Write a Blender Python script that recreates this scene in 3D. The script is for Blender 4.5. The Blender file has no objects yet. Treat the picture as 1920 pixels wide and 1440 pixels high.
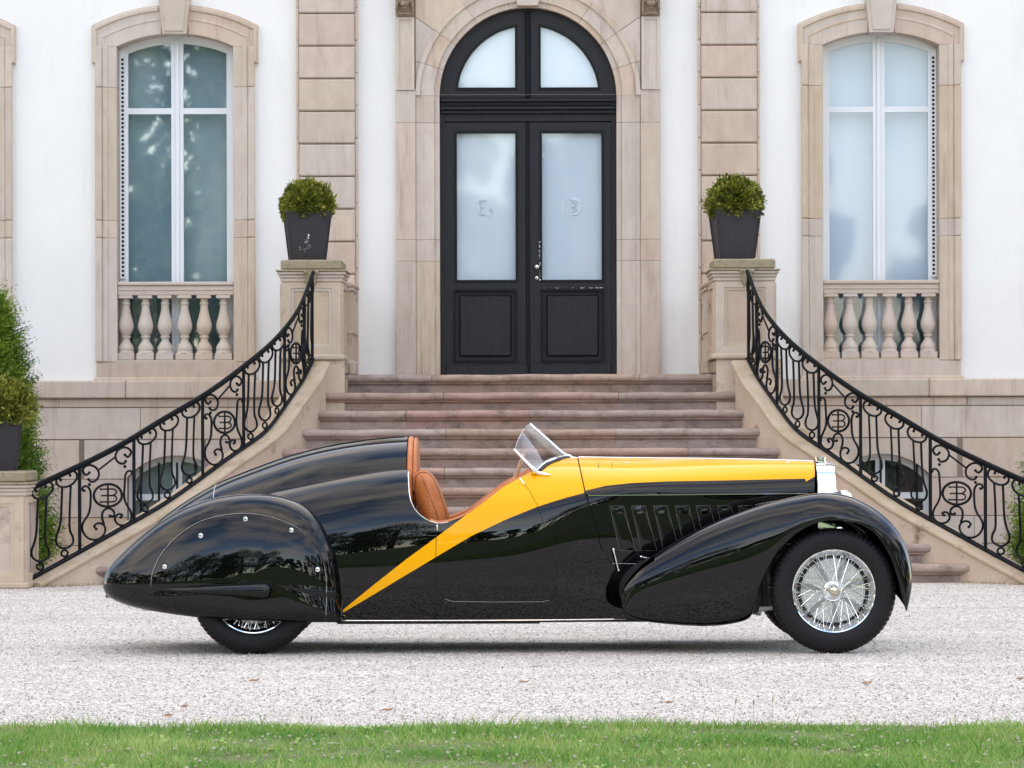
import bpy, bmesh, math, random
import numpy as np
from math import sin, cos, pi, radians, sqrt, atan2
from mathutils import Vector, Matrix
from mathutils.geometry import delaunay_2d_cdt

random.seed(7)
np.random.seed(7)
SC = bpy.context.scene
COL = SC.collection

# ------------------------------------------------------------------ camera, sky, sun
F = 7200.0            # focal length in pixels of a 1920 px wide frame
H = 1.27              # eye height
PYH = 810.0           # pixel row of the horizon
cam_d = bpy.data.cameras.new('camera')
cam = bpy.data.objects.new('camera', cam_d)
COL.objects.link(cam)
cam.location = (0, 0, H)
cam.rotation_euler = (radians(90), radians(0.14), 0)
cam_d.sensor_width = 36
cam_d.lens = 36 * F / 1920
cam_d.shift_y = (PYH - 720) / 1920
cam_d.clip_end = 600
SC.camera = cam

SUN_EL, SUN_AZ = radians(28), radians(14)      # azimuth: sky convention
world = bpy.data.worlds.new('World')
SC.world = world
world.use_nodes = True
wn, wl = world.node_tree.nodes, world.node_tree.links
wn.clear()
w_out = wn.new('ShaderNodeOutputWorld')
w_bg = wn.new('ShaderNodeBackground')
w_bg.inputs['Strength'].default_value = 0.15
w_sky = wn.new('ShaderNodeTexSky')
w_sky.sky_type = 'NISHITA'
w_sky.sun_disc = False
w_sky.sun_elevation = SUN_EL
w_sky.sun_rotation = SUN_AZ
w_sky.air_density = 1.0
w_sky.dust_density = 0.6
w_tc = wn.new('ShaderNodeTexCoord')
w_map = wn.new('ShaderNodeMapping')
w_map.inputs['Scale'].default_value = (1.3, 1.3, 3.2)
w_n = wn.new('ShaderNodeTexNoise')
w_n.inputs['Scale'].default_value = 1.7
w_n.inputs['Detail'].default_value = 5
w_n.inputs['Roughness'].default_value = 0.54
w_r = wn.new('ShaderNodeValToRGB')
w_r.color_ramp.elements[0].position = 0.38
w_r.color_ramp.elements[1].position = 0.72
w_mix = wn.new('ShaderNodeMixRGB')
w_mix.inputs['Color2'].default_value = (6.3, 5.5, 4.6, 1)
wl.new(w_tc.outputs['Generated'], w_map.inputs['Vector'])
wl.new(w_map.outputs['Vector'], w_n.inputs['Vector'])
wl.new(w_n.outputs['Fac'], w_r.inputs['Fac'])
wl.new(w_r.outputs['Color'], w_mix.inputs['Fac'])
wl.new(w_sky.outputs['Color'], w_mix.inputs['Color1'])
wl.new(w_mix.outputs['Color'], w_bg.inputs['Color'])
wl.new(w_bg.outputs['Background'], w_out.inputs['Surface'])

sun_d = bpy.data.lights.new('sun', 'SUN')
sun_d.energy = 3.0
sun_d.angle = radians(0.5)
sun_d.color = (1.0, 0.95, 0.87)
sun = bpy.data.objects.new('sun', sun_d)
COL.objects.link(sun)
_sd = Vector((sin(SUN_AZ) * cos(SUN_EL), cos(SUN_AZ) * cos(SUN_EL), sin(SUN_EL)))
sun.rotation_euler = _sd.to_track_quat('Z', 'Y').to_euler()
sun.location = (0, 0, 30)

SC.view_settings.view_transform = 'Standard'
SC.view_settings.look = 'None'
SC.view_settings.exposure = 1.99
SC.view_settings.gamma = 1.0
SC.cycles.max_bounces = 8

# ------------------------------------------------------------------ small maths
def X_at(px, D): return (px - 960.0) * D / F
def Z_at(py, D): return H + (PYH - py) * D / F
def P(px, py, D): return Vector((X_at(px, D), D, Z_at(py, D)))

class Spl:
    """natural cubic spline"""
    def __init__(s, xs, ys):
        s.x = np.array(xs, float); s.y = np.array(ys, float)
        n = len(xs); A = np.zeros((n, n)); b = np.zeros(n)
        h = np.diff(s.x)
        A[0, 0] = A[-1, -1] = 1
        for i in range(1, n - 1):
            A[i, i-1] = h[i-1]; A[i, i] = 2 * (h[i-1] + h[i]); A[i, i+1] = h[i]
            b[i] = 6 * ((s.y[i+1]-s.y[i])/h[i] - (s.y[i]-s.y[i-1])/h[i-1])
        s.m = np.linalg.solve(A, b); s.h = h
    def __call__(s, v):
        v = min(max(v, s.x[0]), s.x[-1])
        i = int(min(max(np.searchsorted(s.x, v) - 1, 0), len(s.x) - 2))
        h = s.h[i]; a = (s.x[i+1] - v) / h; b = (v - s.x[i]) / h
        return float(a*s.y[i] + b*s.y[i+1] + ((a**3-a)*s.m[i] + (b**3-b)*s.m[i+1])*h*h/6)

def crom(pts, n=6, closed=False):
    """Catmull-Rom through points of any dimension"""
    p = [np.array(q, float) for q in pts]; out = []
    m = len(p)
    rng = range(m) if closed else range(m - 1)
    for i in rng:
        p1, p2 = p[i], p[(i+1) % m]
        p0 = p[i-1] if (closed or i > 0) else 2*p1 - p2
        p3 = p[(i+2) % m] if (closed or i + 2 < m) else 2*p2 - p1
        for k in range(n):
            t = k / n
            out.append(0.5*((2*p1) + (p2-p0)*t + (2*p0-5*p1+4*p2-p3)*t*t + (3*p1-p0-3*p2+p3)*t**3))
    if not closed: out.append(p[-1])
    return out

def dens(pts, step):
    out = []
    for a, b in zip(pts[:-1], pts[1:]):
        a = np.array(a, float); b = np.array(b, float)
        n = max(1, int(math.ceil(np.linalg.norm(b - a) / step)))
        for k in range(n): out.append(tuple(a + (b - a) * k / n))
    out.append(tuple(pts[-1]))
    return out

# ------------------------------------------------------------------ mesh builder
class M:
    def __init__(s): s.v = []; s.f = []; s.mi = []
    def add(s, vs, fs, mi=0):
        o = len(s.v)
        s.v.extend([tuple(q) for q in vs])
        s.f.extend([tuple(i + o for i in f) for f in fs])
        s.mi.extend([mi] * len(fs))
        return s
    def box(s, x0, x1, y0, y1, z0, z1, mi=0):
        return s.add([(x0,y0,z0),(x1,y0,z0),(x1,y1,z0),(x0,y1,z0),(x0,y0,z1),(x1,y0,z1),(x1,y1,z1),(x0,y1,z1)],
                     [(0,3,2,1),(4,5,6,7),(0,1,5,4),(1,2,6,5),(2,3,7,6),(3,0,4,7)], mi)
    def cbox(s, x0, x1, y0, y1, z0, z1, c=0.006, mi=0):
        """box with all edges chamfered"""
        c = min(c, (x1-x0)/2.2, (y1-y0)/2.2, (z1-z0)/2.2)
        X = (x0, x1); Y = (y0, y1); Z = (z0, z1); idx = {}; vs = []
        for i in (0,1):
            for j in (0,1):
                for k in (0,1):
                    sx, sy, sz = (1-2*i)*c, (1-2*j)*c, (1-2*k)*c
                    idx[i,j,k,0] = len(vs); vs.append((X[i], Y[j]+sy, Z[k]+sz))
                    idx[i,j,k,1] = len(vs); vs.append((X[i]+sx, Y[j], Z[k]+sz))
                    idx[i,j,k,2] = len(vs); vs.append((X[i]+sx, Y[j]+sy, Z[k]))
        fs = []
        for i in (0,1):
            q = [idx[i,0,0,0], idx[i,1,0,0], idx[i,1,1,0], idx[i,0,1,0]]; fs.append(q if i else q[::-1])
            q = [idx[0,i,0,1], idx[0,i,1,1], idx[1,i,1,1], idx[1,i,0,1]]; fs.append(q if i else q[::-1])
            q = [idx[0,0,i,2], idx[1,0,i,2], idx[1,1,i,2], idx[0,1,i,2]]; fs.append(q if i else q[::-1])
        def fixed(q, out):
            a, b, d = (Vector(vs[t]) for t in q[:3])
            n = (b-a).cross(d-a)
            return q if n.dot(Vector(out)) > 0 else q[::-1]
        for i in (0,1):
            for j in (0,1):
                o = (2*i-1, 2*j-1)
                fs.append(fixed([idx[i,j,0,0], idx[i,j,1,0], idx[i,j,1,1], idx[i,j,0,1]], (o[0], o[1], 0)))
                fs.append(fixed([idx[i,0,j,0], idx[i,1,j,0], idx[i,1,j,2], idx[i,0,j,2]], (o[0], 0, o[1])))
                fs.append(fixed([idx[0,i,j,1], idx[1,i,j,1], idx[1,i,j,2], idx[0,i,j,2]], (0, o[0], o[1])))
                for k in (0,1):
                    fs.append(fixed([idx[i,j,k,0], idx[i,j,k,1], idx[i,j,k,2]], (2*i-1, 2*j-1, 2*k-1)))
        return s.add(vs, fs, mi)
    def tube(s, pts, r, n=8, closed=False, mi=0, caps=True, ell=None):
        pts = [Vector(p) for p in pts]; m = len(pts)
        rr = r if hasattr(r, '__len__') else [r] * m
        prev = None; rings = []; vs = []
        for i, p in enumerate(pts):
            if closed: t = pts[(i+1) % m] - pts[i-1]
            else: t = pts[min(i+1, m-1)] - pts[max(i-1, 0)]
            if t.length < 1e-9: t = Vector((0, 0, 1))
            t.normalize()
            if prev is None:
                a = Vector((0, 1, 0)) if abs(t.y) < 0.8 else Vector((1, 0, 0))
                u = (a - t * a.dot(t)).normalized()
            else:
                u = prev - t * prev.dot(t)
                u = u.normalized() if u.length > 1e-6 else t.orthogonal().normalized()
            prev = u; w = t.cross(u)
            e1, e2 = ell if ell else (1, 1)
            for k in range(n):
                a = 2*pi*(k+0.5)/n
                vs.append(p + (u*cos(a)*e1 + w*sin(a)*e2) * rr[i])
        fs = []
        for i in range(m if closed else m-1):
            j = (i+1) % m
            for k in range(n):
                l = (k+1) % n
                fs.append((i*n+k, i*n+l, j*n+l, j*n+k))
        if not closed and caps:
            fs.append(tuple(range(n))[::-1]); fs.append(tuple((m-1)*n+k for k in range(n)))
        return s.add(vs, fs, mi)
    def lathe(s, prof, n=32, c=(0,0,0), axis='Z', mi=0, a0=0.0, a1=2*pi, mod=None):
        full = abs(a1 - a0 - 2*pi) < 1e-6
        cols = n if full else n + 1; vs = []
        for k in range(cols):
            a = a0 + (a1-a0)*k/n
            for j, (r, h) in enumerate(prof):
                if mod: r = mod(r, h, k, j)
                if axis == 'Z': vs.append((c[0]+r*cos(a), c[1]+r*sin(a), c[2]+h))
                elif axis == 'Y': vs.append((c[0]+r*cos(a), c[1]+h, c[2]+r*sin(a)))
                else: vs.append((c[0]+h, c[1]+r*cos(a), c[2]+r*sin(a)))
        m = len(prof); fs = []
        for k in range(n):
            l = (k+1) % cols
            for j in range(m-1):
                q = (k*m+j, l*m+j, l*m+j+1, k*m+j+1)
                fs.append(q if axis != 'Y' else q[::-1])
        return s.add(vs, fs, mi)
    def sphere(s, c, r, n=8, m=6, sc=(1,1,1), mi=0):
        vs = []; fs = []
        for j in range(m+1):
            b = pi*j/m
            for k in range(n):
                a = 2*pi*k/n
                vs.append((c[0]+r*sc[0]*sin(b)*cos(a), c[1]+r*sc[1]*sin(b)*sin(a), c[2]+r*sc[2]*cos(b)))
        for j in range(m):
            for k in range(n):
                l = (k+1) % n
                fs.append((j*n+k, (j+1)*n+k, (j+1)*n+l, j*n+l))
        return s.add(vs, fs, mi)
    def grid(s, fn, nu, nv, mi=0, closed_u=False):
        vs = [fn(i/nu, j/nv) for i in range(nu+1) for j in range(nv+1)]
        w = nv+1
        fs = [(i*w+j, (i+1)*w+j, (i+1)*w+j+1, i*w+j+1) for i in range(nu) for j in range(nv)]
        return s.add(vs, fs, mi)
    def plate(s, outer, holes, y0, y1, mi=0, axis='Y'):
        """polygon in (x, z), holes cut out, extruded from y0 (front) to y1"""
        loops = [outer] + list(holes)
        vs2 = []; es = []
        for lp in loops:
            o = len(vs2); n = len(lp)
            vs2 += [Vector((p[0], p[1])) for p in lp]
            es += [(o+i, o+(i+1) % n) for i in range(n)]
        r = delaunay_2d_cdt(vs2, es, [], 0, 1e-6)
        rv, rf = r[0], r[2]
        def inside(p, lp):
            c = False; n = len(lp)
            for i in range(n):
                x1, z1 = lp[i][0], lp[i][1]; x2, z2 = lp[(i+1) % n][0], lp[(i+1) % n][1]
                if (z1 > p[1]) != (z2 > p[1]) and p[0] < (x2-x1)*(p[1]-z1)/(z2-z1)+x1: c = not c
            return c
        keep = []
        for f in rf:
            cx = sum(rv[i][0] for i in f)/len(f); cz = sum(rv[i][1] for i in f)/len(f)
            if inside((cx, cz), outer) and not any(inside((cx, cz), h) for h in holes):
                a, b, d = rv[f[0]], rv[f[1]], rv[f[2]]
                area = (b[0]-a[0])*(d[1]-a[1])-(b[1]-a[1])*(d[0]-a[0])
                keep.append(tuple(f) if area > 0 else tuple(f)[::-1])
        n = len(rv)
        def pt(p, y):
            return (p[0], y, p[1]) if axis == 'Y' else ((y, p[0], p[1]) if axis == 'X' else (p[0], p[1], y))
        vs = [pt(p, y0) for p in rv] + [pt(p, y1) for p in rv]
        fs = [f for f in keep] + [tuple(i+n for i in f[::-1]) for f in keep]
        s.add(vs, fs, mi)
        cnt = {}
        for f in keep:
            for i in range(len(f)):
                e = (f[i], f[(i+1) % len(f)])
                cnt[e] = 1
        o = len(s.v) - 2*n
        for (a, b) in list(cnt):
            if (b, a) not in cnt:
                s.f.append((o+a, o+a+n, o+b+n, o+b)); s.mi.append(mi)
        return s

def sample_origin(vs):
    a = np.array(vs, float)
    mn, mx = a.min(0), a.max(0)
    return Vector(((mn[0]+mx[0])/2, (mn[1]+mx[1])/2, (mn[2]+mx[2])/2))

WLOC = {}
def tag(o, label=None, cat=None, group=None, kind=None):
    if label: o['label'] = label
    if cat: o['category'] = cat
    if group: o['group'] = group
    if kind: o['kind'] = kind
    return o

def place(o, loc, parent):
    loc = Vector(loc)
    if parent is not None:
        o.parent = parent
        o.location = loc - WLOC[parent.name]
    else: o.location = loc
    WLOC[o.name] = loc

def thing(name, loc, label, cat, group=None):
    o = bpy.data.objects.new(name, None)
    o.empty_display_size = 0.1
    COL.objects.link(o); place(o, loc, None)
    return tag(o, label, cat, group)

def build(name, m, mats, parent=None, smooth=None, loc=None, fix=False, origin=None):
    """link the collected mesh as ONE object; smooth: None flat, angle in degrees, or True"""
    if origin is None: origin = sample_origin(m.v)
    origin = Vector(origin)
    me = bpy.data.meshes.new(name)
    me.from_pydata([tuple(Vector(v) - origin) for v in m.v], [], m.f)
    if not isinstance(mats, (list, tuple)): mats = [mats]
    for q in mats: me.materials.append(q)
    if len(mats) > 1: me.polygons.foreach_set('material_index', m.mi)
    if fix:
        b = bmesh.new(); b.from_mesh(me)
        bmesh.ops.remove_doubles(b, verts=b.verts, dist=1e-5)
        bmesh.ops.recalc_face_normals(b, faces=b.faces); b.to_mesh(me); b.free()
    if smooth:
        me.polygons.foreach_set('use_smooth', [True]*len(me.polygons))
        if smooth is not True: me.set_sharp_from_angle(angle=radians(smooth))
    me.update()
    o = bpy.data.objects.new(name, me)
    COL.objects.link(o)
    place(o, origin if loc is None else loc, parent)
    return o

def copy_of(o, loc, parent=None, rz=None):
    c = o.copy(); COL.objects.link(c)
    c.parent = None
    place(c, loc, parent)
    if rz is not None: c.rotation_euler = (0, 0, rz)
    return c

def copy_tree(o, delta, parent=None):
    c = o.copy(); COL.objects.link(c); c.parent = None
    place(c, WLOC[o.name] + Vector(delta), parent)
    for ch in list(o.children): copy_tree(ch, delta, c)
    return c

# ------------------------------------------------------------------ materials
def mat(name, col, rough=0.6, metal=0.0, var=0.0, vscale=3.0, col2=None, bump=0.0, bscale=60.0,
        coat=0.0, spec=0.5, rnd=0.0, stain=None, stain_scale=2.0, stain_pos=(0.52, 0.72), stretch=(1,1,1), ior=1.5,
        stain_stretch=(1,1,1)):
    m = bpy.data.materials.new(name); m.use_nodes = True
    N, L = m.node_tree.nodes, m.node_tree.links
    b = N['Principled BSDF']
    b.inputs['Roughness'].default_value = rough
    b.inputs['Metallic'].default_value = metal
    b.inputs['Specular IOR Level'].default_value = spec
    b.inputs['IOR'].default_value = ior
    b.inputs['Coat Weight'].default_value = coat
    b.inputs['Coat Roughness'].default_value = 0.02
    b.inputs['Base Color'].default_value = (*col, 1)
    geo = N.new('ShaderNodeNewGeometry')
    def mapped(st):
        mp = N.new('ShaderNodeMapping'); mp.inputs['Scale'].default_value = st
        L.new(geo.outputs['Position'], mp.inputs['Vector']); return mp.outputs['Vector']
    cur = None
    if var > 0 or col2:
        n = N.new('ShaderNodeTexNoise'); n.inputs['Scale'].default_value = vscale
        n.inputs['Detail'].default_value = 7; n.inputs['Roughness'].default_value = 0.6
        L.new(mapped(stretch), n.inputs['Vector'])
        r = N.new('ShaderNodeValToRGB'); r.color_ramp.elements[0].position = 0.33; r.color_ramp.elements[1].position = 0.68
        c2 = col2 if col2 else tuple(c*(1-var) for c in col)
        r.color_ramp.elements[0].color = (*c2, 1); r.color_ramp.elements[1].color = (*col, 1)
        L.new(n.outputs['Fac'], r.inputs['Fac']); cur = r.outputs['Color']
    if rnd > 0:
        oi = N.new('ShaderNodeObjectInfo')
        hs = N.new('ShaderNodeHueSaturation')
        m1 = N.new('ShaderNodeMapRange'); m1.inputs['To Min'].default_value = 1-rnd; m1.inputs['To Max'].default_value = 1+rnd
        L.new(oi.outputs['Random'], m1.inputs['Value']); L.new(m1.outputs['Result'], hs.inputs['Value'])
        m2 = N.new('ShaderNodeMath'); m2.operation = 'MULTIPLY'; m2.inputs[1].default_value = 7.31
        m3 = N.new('ShaderNodeMath'); m3.operation = 'FRACT'
        m4 = N.new('ShaderNodeMapRange'); m4.inputs['To Min'].default_value = 0.72; m4.inputs['To Max'].default_value = 1.25
        L.new(oi.outputs['Random'], m2.inputs[0]); L.new(m2.outputs[0], m3.inputs[0]); L.new(m3.outputs[0], m4.inputs['Value'])
        L.new(m4.outputs['Result'], hs.inputs['Saturation'])
        m5 = N.new('ShaderNodeMath'); m5.operation = 'MULTIPLY'; m5.inputs[1].default_value = 13.7
        m6 = N.new('ShaderNodeMath'); m6.operation = 'FRACT'
        m7 = N.new('ShaderNodeMapRange'); m7.inputs['To Min'].default_value = 0.488; m7.inputs['To Max'].default_value = 0.508
        L.new(oi.outputs['Random'], m5.inputs[0]); L.new(m5.outputs[0], m6.inputs[0]); L.new(m6.outputs[0], m7.inputs['Value'])
        L.new(m7.outputs['Result'], hs.inputs['Hue'])
        if cur: L.new(cur, hs.inputs['Color'])
        else: hs.inputs['Color'].default_value = (*col, 1)
        cur = hs.outputs['Color']
    if stain:
        n = N.new('ShaderNodeTexNoise'); n.inputs['Scale'].default_value = stain_scale
        n.inputs['Detail'].default_value = 9; n.inputs['Roughness'].default_value = 0.7
        L.new(mapped(stain_stretch), n.inputs['Vector'])
        r = N.new('ShaderNodeValToRGB'); r.color_ramp.elements[0].position = stain_pos[0]; r.color_ramp.elements[1].position = stain_pos[1]
        L.new(n.outputs['Fac'], r.inputs['Fac'])
        mx = N.new('ShaderNodeMixRGB'); mx.inputs['Color2'].default_value = (*stain, 1)
        if cur: L.new(cur, mx.inputs['Color1'])
        else: mx.inputs['Color1'].default_value = (*col, 1)
        L.new(r.outputs['Color'], mx.inputs['Fac']); cur = mx.outputs['Color']
    if cur: L.new(cur, b.inputs['Base Color'])
    if bump > 0:
        n = N.new('ShaderNodeTexNoise'); n.inputs['Scale'].default_value = bscale; n.inputs['Detail'].default_value = 5
        L.new(mapped((1,1,1)), n.inputs['Vector'])
        bp = N.new('ShaderNodeBump'); bp.inputs['Strength'].default_value = bump; bp.inputs['Distance'].default_value = 0.01
        L.new(n.outputs['Fac'], bp.inputs['Height']); L.new(bp.outputs['Normal'], b.inputs['Normal'])
    return m

MT = {}
MT['plaster'] = mat('plaster', (0.87, 0.86, 0.84), 0.85, var=0.06, vscale=0.8, bump=0.2, bscale=35, stain=(0.70, 0.69, 0.66), stain_scale=1.2, stain_pos=(0.55, 0.9), stain_stretch=(3, 1, .5))
MT['stone'] = mat('sandstone', (0.61, 0.512, 0.425), 0.85, col2=(0.535, 0.435, 0.35), vscale=5, bump=0.25, bscale=90, rnd=0.055,
                  stretch=(2.2, 1, 1), stain=(0.34, 0.25, 0.19), stain_scale=1.7, stain_pos=(0.54, 0.80), stain_stretch=(6, 1, 0.6))
MT['stone_plain'] = mat('sandstone_smooth', (0.61, 0.51, 0.42), 0.85, col2=(0.545, 0.45, 0.365), vscale=4, bump=0.22, bscale=90, rnd=0.04,
                        stain=(0.41, 0.31, 0.24), stain_scale=2.6, stain_pos=(0.58, 0.85))
MT['stone_old'] = mat('weathered_sandstone', (0.60, 0.49, 0.39), 0.9, col2=(0.51, 0.41, 0.315), vscale=3, bump=0.5, bscale=45, rnd=0.03,
                      stain=(0.24, 0.18, 0.12), stain_scale=3.0, stain_pos=(0.55, 0.76))
MT['stone_moss'] = mat('mossy_sandstone', (0.40, 0.34, 0.25), 0.95, col2=(0.27, 0.225, 0.13), vscale=9, bump=0.7, bscale=60,
                       stain=(0.13, 0.115, 0.055), stain_scale=9, stain_pos=(0.5, 0.68))
MT['step'] = mat('pink_sandstone', (0.45, 0.335, 0.28), 0.88, col2=(0.30, 0.218, 0.18), vscale=5, bump=0.5, bscale=60, rnd=0.07,
                 stain=(0.15, 0.115, 0.09), stain_scale=6.5, stain_pos=(0.50, 0.74), stretch=(0.7, 1, 2.5))
MT['mortar'] = mat('mortar', (0.55, 0.49, 0.43), 0.95, var=0.2)
MT['joint'] = mat('recessed_joint', (0.30, 0.235, 0.19), 0.95, var=0.2)
MT['cheek'] = mat('cheek_stone', (0.64, 0.515, 0.405), 0.9, col2=(0.55, 0.43, 0.33), vscale=2.2, bump=0.5, bscale=40,
                  stain=(0.22, 0.14, 0.075), stain_scale=3.6, stain_pos=(0.56, 0.70))
MT['cheek_top'] = mat('mossy_coping', (0.56, 0.45, 0.345), 0.95, col2=(0.44, 0.345, 0.225), vscale=3.5, bump=0.6, bscale=50,
                      stain=(0.22, 0.165, 0.08), stain_scale=3.6, stain_pos=(0.54, 0.75))
MT['iron'] = mat('wrought_iron', (0.006, 0.008, 0.011), 0.42, bump=0.25, bscale=120, spec=0.16, var=0.3, vscale=20)
MT['door'] = mat('anthracite_paint', (0.019, 0.018, 0.023), 0.42, var=0.3, vscale=6, bump=0.1, bscale=70, stretch=(6, 1, 0.6), spec=0.28)
MT['door_dark'] = mat('door_groove_paint', (0.007, 0.007, 0.009), 0.45, var=0.2, spec=0.2)
MT['white_frame'] = mat('white_window_paint', (0.80, 0.82, 0.85), 0.35, var=0.02)
MT['steel'] = mat('brushed_steel', (0.72, 0.71, 0.68), 0.2, metal=1.0, var=0.1, vscale=20)
MT['pot'] = mat('anthracite_planter', (0.030, 0.026, 0.031), 0.6, col2=(0.022, 0.019, 0.023), vscale=30, bump=0.4, bscale=150,
                stain=(0.5, 0.5, 0.48), stain_scale=22, stain_pos=(0.76, 0.79))
MT['soil'] = mat('potting_soil', (0.05, 0.035, 0.025), 0.95, var=0.4, vscale=30, bump=0.6)
MT['wood_bark'] = mat('bark', (0.08, 0.055, 0.04), 0.9, var=0.4, vscale=10, bump=0.6)
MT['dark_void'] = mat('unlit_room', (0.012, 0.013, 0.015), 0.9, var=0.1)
MT['mask'] = mat('carved_stone', (0.36, 0.27, 0.20), 0.9, col2=(0.24, 0.17, 0.12), vscale=20, bump=0.6, bscale=60)

def leaf_mat(name, c1, c2, c3, rough=0.5, scale=9.0, trans=0.15):
    m = bpy.data.materials.new(name); m.use_nodes = True
    N, L = m.node_tree.nodes, m.node_tree.links
    b = N['Principled BSDF']; b.inputs['Roughness'].default_value = rough
    b.inputs['Specular IOR Level'].default_value = 0.3
    g = N.new('ShaderNodeNewGeometry'); n = N.new('ShaderNodeTexNoise'); n.inputs['Scale'].default_value = scale; n.inputs['Detail'].default_value = 3
    L.new(g.outputs['Position'], n.inputs['Vector'])
    ad = N.new('ShaderNodeMath'); ad.operation = 'MULTIPLY_ADD'; ad.inputs[1].default_value = 0.45
    L.new(g.outputs['Random Per Island'], ad.inputs[0])
    sb = N.new('ShaderNodeMath'); sb.operation = 'SUBTRACT'; sb.inputs[1].default_value = 0.22
    L.new(n.outputs['Fac'], sb.inputs[0]); L.new(sb.outputs[0], ad.inputs[2])
    r = N.new('ShaderNodeValToRGB'); e = r.color_ramp.elements
    e[0].position = 0.25; e[0].color = (*c1, 1); e[1].position = 0.8; e[1].color = (*c3, 1)
    q = r.color_ramp.elements.new(0.5); q.color = (*c2, 1)
    L.new(ad.outputs[0], r.inputs['Fac']); L.new(r.outputs['Color'], b.inputs['Base Color'])
    t = N.new('ShaderNodeBsdfTranslucent'); L.new(r.outputs['Color'], t.inputs['Color'])
    mx = N.new('ShaderNodeMixShader'); mx.inputs['Fac'].default_value = trans
    L.new(b.outputs[0], mx.inputs[1]); L.new(t.outputs[0], mx.inputs[2])
    L.new(mx.outputs[0], N['Material Output'].inputs['Surface'])
    return m
MT['grass'] = leaf_mat('grass_blades', (0.10, 0.25, 0.035), (0.22, 0.41, 0.07), (0.52, 0.56, 0.21), 0.5, 1.6, 0.3)
MT['straw'] = leaf_mat('dry_grass', (0.35, 0.27, 0.14), (0.45, 0.36, 0.2), (0.5, 0.42, 0.25), 0.8, 5, 0.2)
MT['clover'] = leaf_mat('clover_flowers', (0.38, 0.34, 0.2), (0.5, 0.47, 0.33), (0.62, 0.60, 0.48), 0.8, 20, 0.2)
MT['yew'] = leaf_mat('yew_needles', (0.045, 0.10, 0.016), (0.12, 0.22, 0.025), (0.34, 0.45, 0.055), 0.5, 2.2, 0.3)
MT['ball'] = leaf_mat('clipped_shrub_leaves', (0.075, 0.088, 0.012), (0.19, 0.21, 0.028), (0.42, 0.41, 0.075), 0.5, 9, 0.25)
MT['deadleaf'] = leaf_mat('dead_leaf', (0.22, 0.09, 0.04), (0.32, 0.16, 0.07), (0.42, 0.26, 0.12), 0.8, 30, 0.15)
MT['wood_leaves'] = leaf_mat('woodland_leaves', (0.012, 0.028, 0.008), (0.022, 0.045, 0.012), (0.05, 0.08, 0.02), 0.6, 0.5, 0.1)
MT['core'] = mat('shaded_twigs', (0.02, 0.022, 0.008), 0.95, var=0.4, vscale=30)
# ================================================================== ground
def ground_material():
    m = bpy.data.materials.new('pale_gravel'); m.use_nodes = True
    N, L = m.node_tree.nodes, m.node_tree.links
    b = N['Principled BSDF']; b.inputs['Roughness'].default_value = 0.9; b.inputs['Specular IOR Level'].default_value = 0.25
    g = N.new('ShaderNodeNewGeometry')
    v = N.new('ShaderNodeTexVoronoi'); v.inputs['Scale'].default_value = 78
    v2 = N.new('ShaderNodeTexVoronoi'); v2.inputs['Scale'].default_value = 78; v2.feature = 'DISTANCE_TO_EDGE'
    n = N.new('ShaderNodeTexNoise'); n.inputs['Scale'].default_value = 1.3; n.inputs['Detail'].default_value = 6
    n3 = N.new('ShaderNodeTexNoise'); n3.inputs['Scale'].default_value = 38; n3.inputs['Detail'].default_value = 4
    for q in (v, v2, n3): L.new(g.outputs['Position'], q.inputs['Vector'])
    mp = N.new('ShaderNodeMapping'); mp.inputs['Scale'].default_value = (.35, 1.6, 1); L.new(g.outputs['Position'], mp.inputs['Vector']); L.new(mp.outputs['Vector'], n.inputs['Vector'])
    s = N.new('ShaderNodeSeparateColor'); L.new(v.outputs['Color'], s.inputs['Color'])
    r = N.new('ShaderNodeValToRGB'); cr = r.color_ramp; cr.interpolation = 'LINEAR'
    cr.elements[0].position = 0.0; cr.elements[0].color = (0.07, 0.06, 0.055, 1)
    cr.elements[1].position = 1.0; cr.elements[1].color = (0.81, 0.765, 0.71, 1)
    for p, c in ((0.12, (0.15, 0.13, 0.115)), (0.26, (0.46, 0.415, 0.365)), (0.55, (0.65, 0.60, 0.54)), (0.8, (0.74, 0.69, 0.63))):
        e = cr.elements.new(p); e.color = (*c, 1)
    L.new(s.outputs['Red'], r.inputs['Fac'])
    mr = N.new('ShaderNodeMapRange'); mr.inputs['From Min'].default_value = 0.3; mr.inputs['From Max'].default_value = 0.7
    mr.inputs['To Min'].default_value = 0.84; mr.inputs['To Max'].default_value = 1.05
    L.new(n.outputs['Fac'], mr.inputs['Value'])
    mu = N.new('ShaderNodeMixRGB'); mu.blend_type = 'MULTIPLY'; mu.inputs['Fac'].default_value = 1
    L.new(r.outputs['Color'], mu.inputs['Color1']); L.new(mr.outputs['Result'], mu.inputs['Color2'])
    L.new(mu.outputs['Color'], b.inputs['Base Color'])
    bp = N.new('ShaderNodeBump'); bp.inputs['Strength'].default_value = 0.6; bp.inputs['Distance'].default_value = 0.006
    ad = N.new('ShaderNodeMath'); ad.operation = 'ADD'
    L.new(v2.outputs['Distance'], ad.inputs[0]); L.new(n3.outputs['Fac'], ad.inputs[1])
    L.new(ad.outputs[0], bp.inputs['Height']); L.new(bp.outputs['Normal'], b.inputs['Normal'])
    return m
MT['gravel'] = ground_material()
MT['earth'] = mat('lawn_soil', (0.10, 0.17, 0.04), 0.95, col2=(0.13, 0.115, 0.05), vscale=6, bump=0.6, bscale=40)
MT['far_lawn'] = mat('lawn_sheet', (0.05, 0.085, 0.022), 0.95, col2=(0.032, 0.058, 0.015), vscale=0.5, bump=0.6, bscale=6)

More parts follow.
